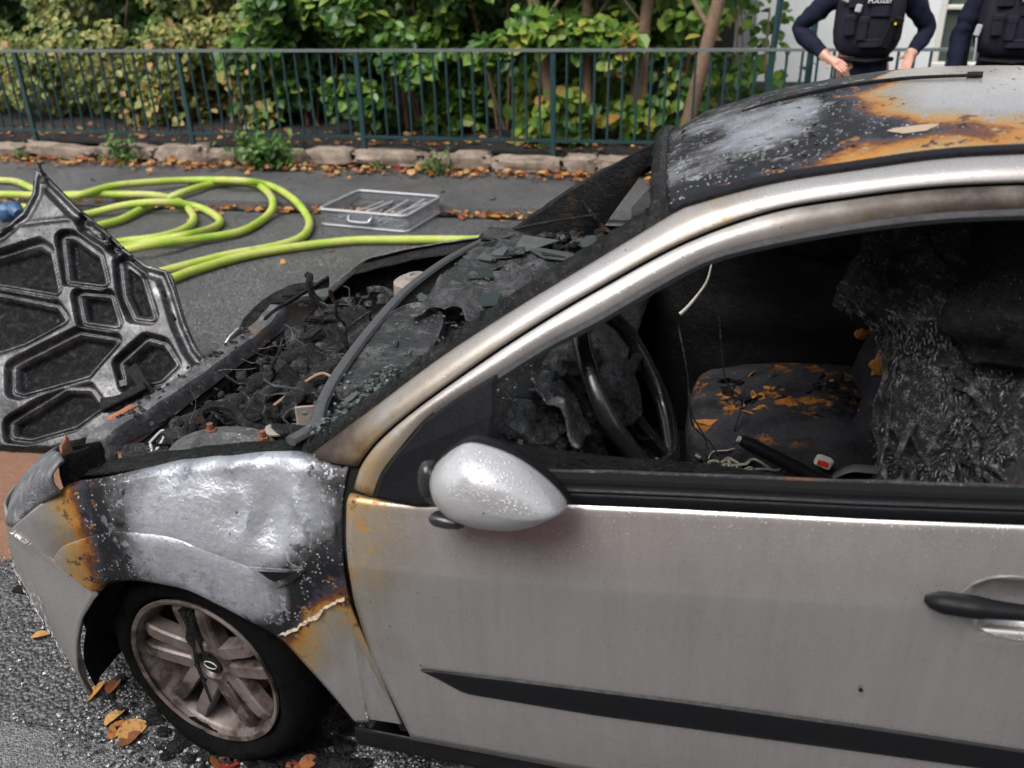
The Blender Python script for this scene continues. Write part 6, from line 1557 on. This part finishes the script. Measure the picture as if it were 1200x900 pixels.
def text(s, loc, size, mat, parent, name):
    cu_ = bpy.data.curves.new('txt', 'FONT'); cu_.body = s; cu_.size = size; cu_.extrude = .0015; cu_.align_x = 'CENTER'; cu_.align_y = 'CENTER'
    o = bpy.data.objects.new('txt', cu_); COL.objects.link(o); dg = bpy.context.evaluated_depsgraph_get(); dg.update()
    me = bpy.data.meshes.new_from_object(o.evaluated_get(dg)); bpy.data.objects.remove(o)
    me.materials.clear(); me.materials.append(mat); q = bpy.data.objects.new(name, me); COL.objects.link(q); q.parent = parent
    off = Vector((0, 0, 0)); p = parent
    while p is not None: off += p.location; p = p.parent
    q.location = Vector(loc) - off; q.rotation_euler = (R(90), 0, 0); return q
for at_, v_, dx in ((at1, v1, .03), (at2, v2, .05)):
    MB().box(at_(dx, -.196, 1.418), (.15, .008, .042), None, .002).done('name_patch', MT['vest'], v_)
    text('POLIZEI', at_(dx, -.202, 1.418), .040, MT['white'], v_, 'lettering')
# radio, holster and body camera on the first officer
MB().box(at1(-.155, -.17, 1.46), (.055, .03, .11), Matrix.Rotation(.5, 3, 'Y'), .008).done('radio', MT['grey'], v1)
MB().box(at1(-.09, -.205, 1.375), (.038, .02, .05), Matrix.Rotation(.2, 3, 'Y'), .006).done('body_camera', MT['grey'], v1)
MB().box(at1(.115, -.20, 1.22), (.07, .05, .19), Matrix.Rotation(.30, 3, 'Y'), .014).box(at1(.15, -.215, 1.30), (.08, .04, .06), Matrix.Rotation(.30, 3, 'Y'), .012).done('holster', MT['plastic'], v1)
MB().box(at1(.14, -.238, 1.285), (.014, .004, .014)).done('yellow_mark', plain('yellow_mark', (.6, .4, .02), .5), v1)
MB().box(at2(-.22, -.13, 1.24), (.035, .025, .07), Matrix.Rotation(.2, 3, 'Y'), .006).tube([at2(-.22, -.13, 1.20), at2(-.215, -.14, 1.12), at2(-.21, -.13, 1.06)], .006, 6).done('hanging_keys', MT['grey'], v2)
MB().box(at2(-.02, -.20, 1.46), (.05, .02, .06), Matrix.Rotation(-.2, 3, 'Y'), .006).done('radio_handset', MT['grey'], v2)
MB().tube([at2(-.24, -.02, 1.0), at2(-.24, .02, 1.3)], .02, 8).done('baton', MT['plastic'], v2)
# ------------------------------------------------------------------ the other side of the street (seen only in the paint)
bh = thing('brick_house', (1, -9.5, 0), 'brown brick terraced house across the street', 'house')
def brick():
    t = NT('brown_brick'); n = t.node('ShaderNodeTexBrick'); n.inputs['Scale'].default_value = 4; n.inputs['Color1'].default_value = (.16, .085, .06, 1); n.inputs['Color2'].default_value = (.20, .11, .08, 1); n.inputs['Mortar'].default_value = (.2, .19, .17, 1)
    mp = t.node('ShaderNodeMapping'); mp.inputs['Rotation'].default_value = (R(90), 0, 0); t.l.new(t.pos, mp.inputs[0]); t.l.new(mp.outputs[0], n.inputs['Vector']); t.set(Base_Color=n.outputs[0], Roughness=.85); return t.m
MB().box((1, -11.5, 3.6), (26, 4, 7.2), None, .02).done('wall', brick(), bh)
MB().add([(-12.4, -9.2, 7.2), (14.4, -9.2, 7.2), (14.4, -11.5, 9.6), (-12.4, -11.5, 9.6), (-12.4, -13.8, 7.2), (14.4, -13.8, 7.2)], [(0, 1, 2, 3), (3, 2, 5, 4)]).done('roof', plain('dark_roof_tile', (.05, .04, .04), .7), bh, smooth=False, thick=.1)
for i in range(7):
    for z in (1.6, 4.6):
        w_ = MB().box((-10.2+3.7*i, -9.47, z), (1.25, .10, 1.6), None, .01).done('window', MT['cream'], bh)
        MB().box((-10.2+3.7*i, -9.415, z), (1.05, .02, 1.4)).done('pane', MT['pane'], w_)

van = thing('red_van', (-.25, -6.6, 0), 'red fire service van parked across the street', 'van')
redp = plain('red_vehicle_paint', (.50, .022, .014), .3, 0, 0, 8, .08)
MB().box((-.25, -7.0, 1.15), (1.95, 3.6, 1.5), None, .14).box((-.25, -6.9, 1.95), (1.75, 3.2, .35), None, .12).done('body', redp, van)
MB().box((-.25, -5.195, 1.52), (1.5, .02, .55), None, .005).done('rear_window', MT['pane'], van)
MB().box((-.25, -5.17, .52), (1.9, .12, .2), None, .03).done('rear_bumper', MT['plastic'], van)
for sx in (-.82, .82): MB().box((-.25+sx, -5.19, 1.0), (.14, .03, .36), None, .01).done('tail_light', MT['red'], van)
for sx in (-.92, .92):
    for y in (-5.9, -8.1): MB().tube([(-.25+sx-.09, y, .32), (-.25+sx+.09, y, .32)], .32, 24).done('wheel', MT['rubber'], van)
